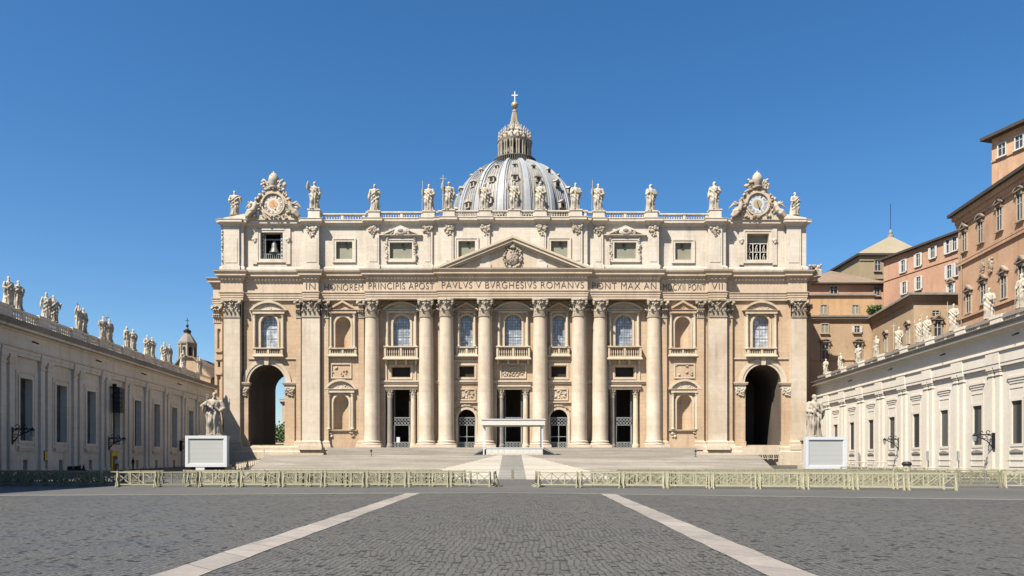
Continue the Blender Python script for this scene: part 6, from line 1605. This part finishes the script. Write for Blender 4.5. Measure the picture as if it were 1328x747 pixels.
# small things: path post, rope stand, floor boxes, people
t = thing('marker_post', 'wooden marker post standing on the grey central path', 'post', (PX(665, 62.5), 62.5, .0))
x = PX(665, 62.5); mb = MB(); mb.box(x-.12, x+.12, 62.4, 62.6, .005, .88); mb.build('post_body', M['wood_old'], t); mb = MB(); mb.tube([(x, 62.5, .88), (x, 62.5, 1.25)], .025, 5); mb.build('post_rod', M['iron'], t)
def step_z(y): return ground_z(y) if y < RAMP0 else (.02 + (ZT-.02)*((y-RAMP0)/(RAMP1-RAMP0)) if y < RAMP1 else ZT+.03)
for k, (px, py, Y) in enumerate(((481.5, 594.5, 96), (902, 595, 95.5))):
    x = PX(px, Y); z = step_z(Y); t = thing('rope_stand', ['small dark rope stand on the steps toward the shaded wing', 'small dark rope stand on the steps toward the sunlit wing'][k], 'stand', (x, Y, z))
    mb = MB(); mb.lathe(x, Y, [(.2, z), (.2, z+.04), (.04, z+.07), (.035, z+.85), (.07, z+.9), (.0, z+.97)], 10); mb.build('stand_pole', M['black'], t)
    mb = MB(); mb.box(x-.14, x+.14, Y-.04, Y+.0, z+.62, z+.84); mb.build('stand_sign', M['black'], t)
x = PX(516.5, 137.2); t = thing('white_sign', 'small white notice on a stand before the door near the shaded wing', 'sign', (x, 137.2, ZFLOOR)); mb = MB(); mb.box(x-.3, x+.3, 137.1, 137.16, ZFLOOR+1.0, ZFLOOR+2.0); mb.build('sign_board', M['frame_white'], t); mb = MB(); mb.tube([(x, 137.17, ZFLOOR), (x, 137.17, ZFLOOR+1.2)], .04, 5); mb.lathe(x, 137.17, [(.3, ZFLOOR), (.3, ZFLOOR+.05)], 8); mb.build('sign_pole', M['iron'], t)
x, Y = PX(1176, 77), 77; t = thing('stone_bollard', 'squat stone bollard with a dark cap near the sunlit wing', 'bollard', (x, Y, ground_z(Y))); mb = MB(); mb.lathe(x, Y, [(.42, ground_z(Y)), (.36, .4), (.36, 1.1), (.4, 1.2)], 14); mb.build('bollard_shaft', M['cream'], t); mb = MB(); mb.lathe(x, Y, [(.46, 1.2), (.5, 1.35), (.35, 1.55), (0, 1.6)], 14); mb.build('bollard_cap', M['black'], t)
def person(px, Y, label, top, legs, seed):
    x = PX(px, Y); z = ground_z(Y); rg = random.Random(seed); bm = bmesh.new(); lay = bm.verts.layers.skin.verify()
    J = {'pelvis': (0, 0, .95, .14), 'waist': (0, 0, 1.12, .125), 'chest': (0, 0, 1.32, .155), 'neck': (0, 0, 1.49, .055), 'head': (0, -.01, 1.60, .085), 'crown': (0, 0, 1.70, .07)}
    for s, n_ in ((1, 'l'), (-1, 'r')):
        J['sh'+n_] = (s*.18, 0, 1.41, .06); J['el'+n_] = (s*.24, .02, 1.15, .045); J['ha'+n_] = (s*.25, -.06, .88, .03)
        J['hip'+n_] = (s*.1, 0, .88, .09); J['kn'+n_] = (s*.11, -.03*s, .5, .062); J['an'+n_] = (s*.12, .02*s, .09, .045); J['to'+n_] = (s*.13, -.14, .04, .04)
    E = [('pelvis', 'waist'), ('waist', 'chest'), ('chest', 'neck'), ('neck', 'head'), ('head', 'crown')]
    for n_ in 'lr': E += [('chest', 'sh'+n_), ('sh'+n_, 'el'+n_), ('el'+n_, 'ha'+n_), ('pelvis', 'hip'+n_), ('hip'+n_, 'kn'+n_), ('kn'+n_, 'an'+n_), ('an'+n_, 'to'+n_)]
    V = {k: bm.verts.new(v[:3]) for k, v in J.items()}
    for k, v in J.items(): V[k][lay].radius = (v[3], v[3]); V[k][lay].use_root = (k == 'pelvis')
    for a, b in E: bm.edges.new((V[a], V[b]))
    me = bpy.data.meshes.new('person'); bm.to_mesh(me); bm.free()
    o = bpy.data.objects.new('person', me); COL.objects.link(o); o.modifiers.new('k', 'SKIN'); s = o.modifiers.new('u', 'SUBSURF'); s.levels = 1; s.render_levels = 1
    dg = bpy.context.evaluated_depsgraph_get(); dg.update(); m2 = bpy.data.meshes.new_from_object(o.evaluated_get(dg)); bpy.data.objects.remove(o)
    for mt in (top, legs, M['skin']): m2.materials.append(mt)
    for p in m2.polygons:
        c = p.center; p.material_index = 2 if c.z > 1.5 or (abs(c.x) > .2 and c.z < .95) else (0 if c.z > .95 else 1); p.use_smooth = True
    o = put('person', m2, None, (x, Y, z), rg.uniform(-.6, .6)); tag(o, label, 'person')
    mb = MB(); mb.ball((0, .02, 1.66), (.1, .11, .1), 10, 7); put('hair', mb.mesh('hair', M['black'], True), o)
person(172.5, 98, 'person in dark clothes standing in shade by the shaded wing', M['cloth'], M['cloth'], 1)
person(152, 96, 'person in a white shirt standing beside the yellow doorway', M['frame_white'], M['cloth'], 2)

def scooter(px, Y, label, rz):
    x = PX(px, Y); z = ground_z(Y); t = thing('parked_scooter', label, 'scooter', (x, Y, z), None, rz); xf = lambda p: tuple(Matrix.Translation((x, Y, z)) @ Matrix.Rotation(rz, 4, 'Z') @ Vector(p))
    for u in (-.62, .62):
        mb = MB(xf); mb.tube([(u+.20*cos(q), 0, .24+.20*sin(q)) for q in [2*pi*k/14 for k in range(15)]], .06, 6); mb.box(u-.05, u+.05, -.04, .04, .19, .29); mb.build('wheel', M['black'], t)
    mb = MB(xf); mb.tube([(-.75, 0, .62), (-.3, 0, .55), (-.1, 0, .32), (.32, 0, .3), (.5, 0, .6), (.55, 0, .95)], [.12, .17, .12, .1, .13, .08], 8); mb.tube([(.55, 0, .9), (.66, 0, .25)], .05, 6); mb.build('body', M['cloth'], t)
    mb = MB(xf); mb.ball((-.4, 0, .76), (.42, .15, .09), 10, 6); mb.build('seat', M['black'], t)
    mb = MB(xf); mb.tube([(.5, -.32, 1.05), (.56, 0, 1.0), (.5, .32, 1.05)], .025, 6); mb.build('handlebar', M['iron'], t)
    mb = MB(xf); mb.ball((.68, 0, .88), (.07, .1, .09), 8, 6); mb.build('headlight', M['frame_white'], t)
scooter(97, 84, 'dark scooter parked alone between basement windows of the shaded wing', .3)
scooter(103.5, 86, 'dark scooter parked second in line beside the shaded wing', -.2)
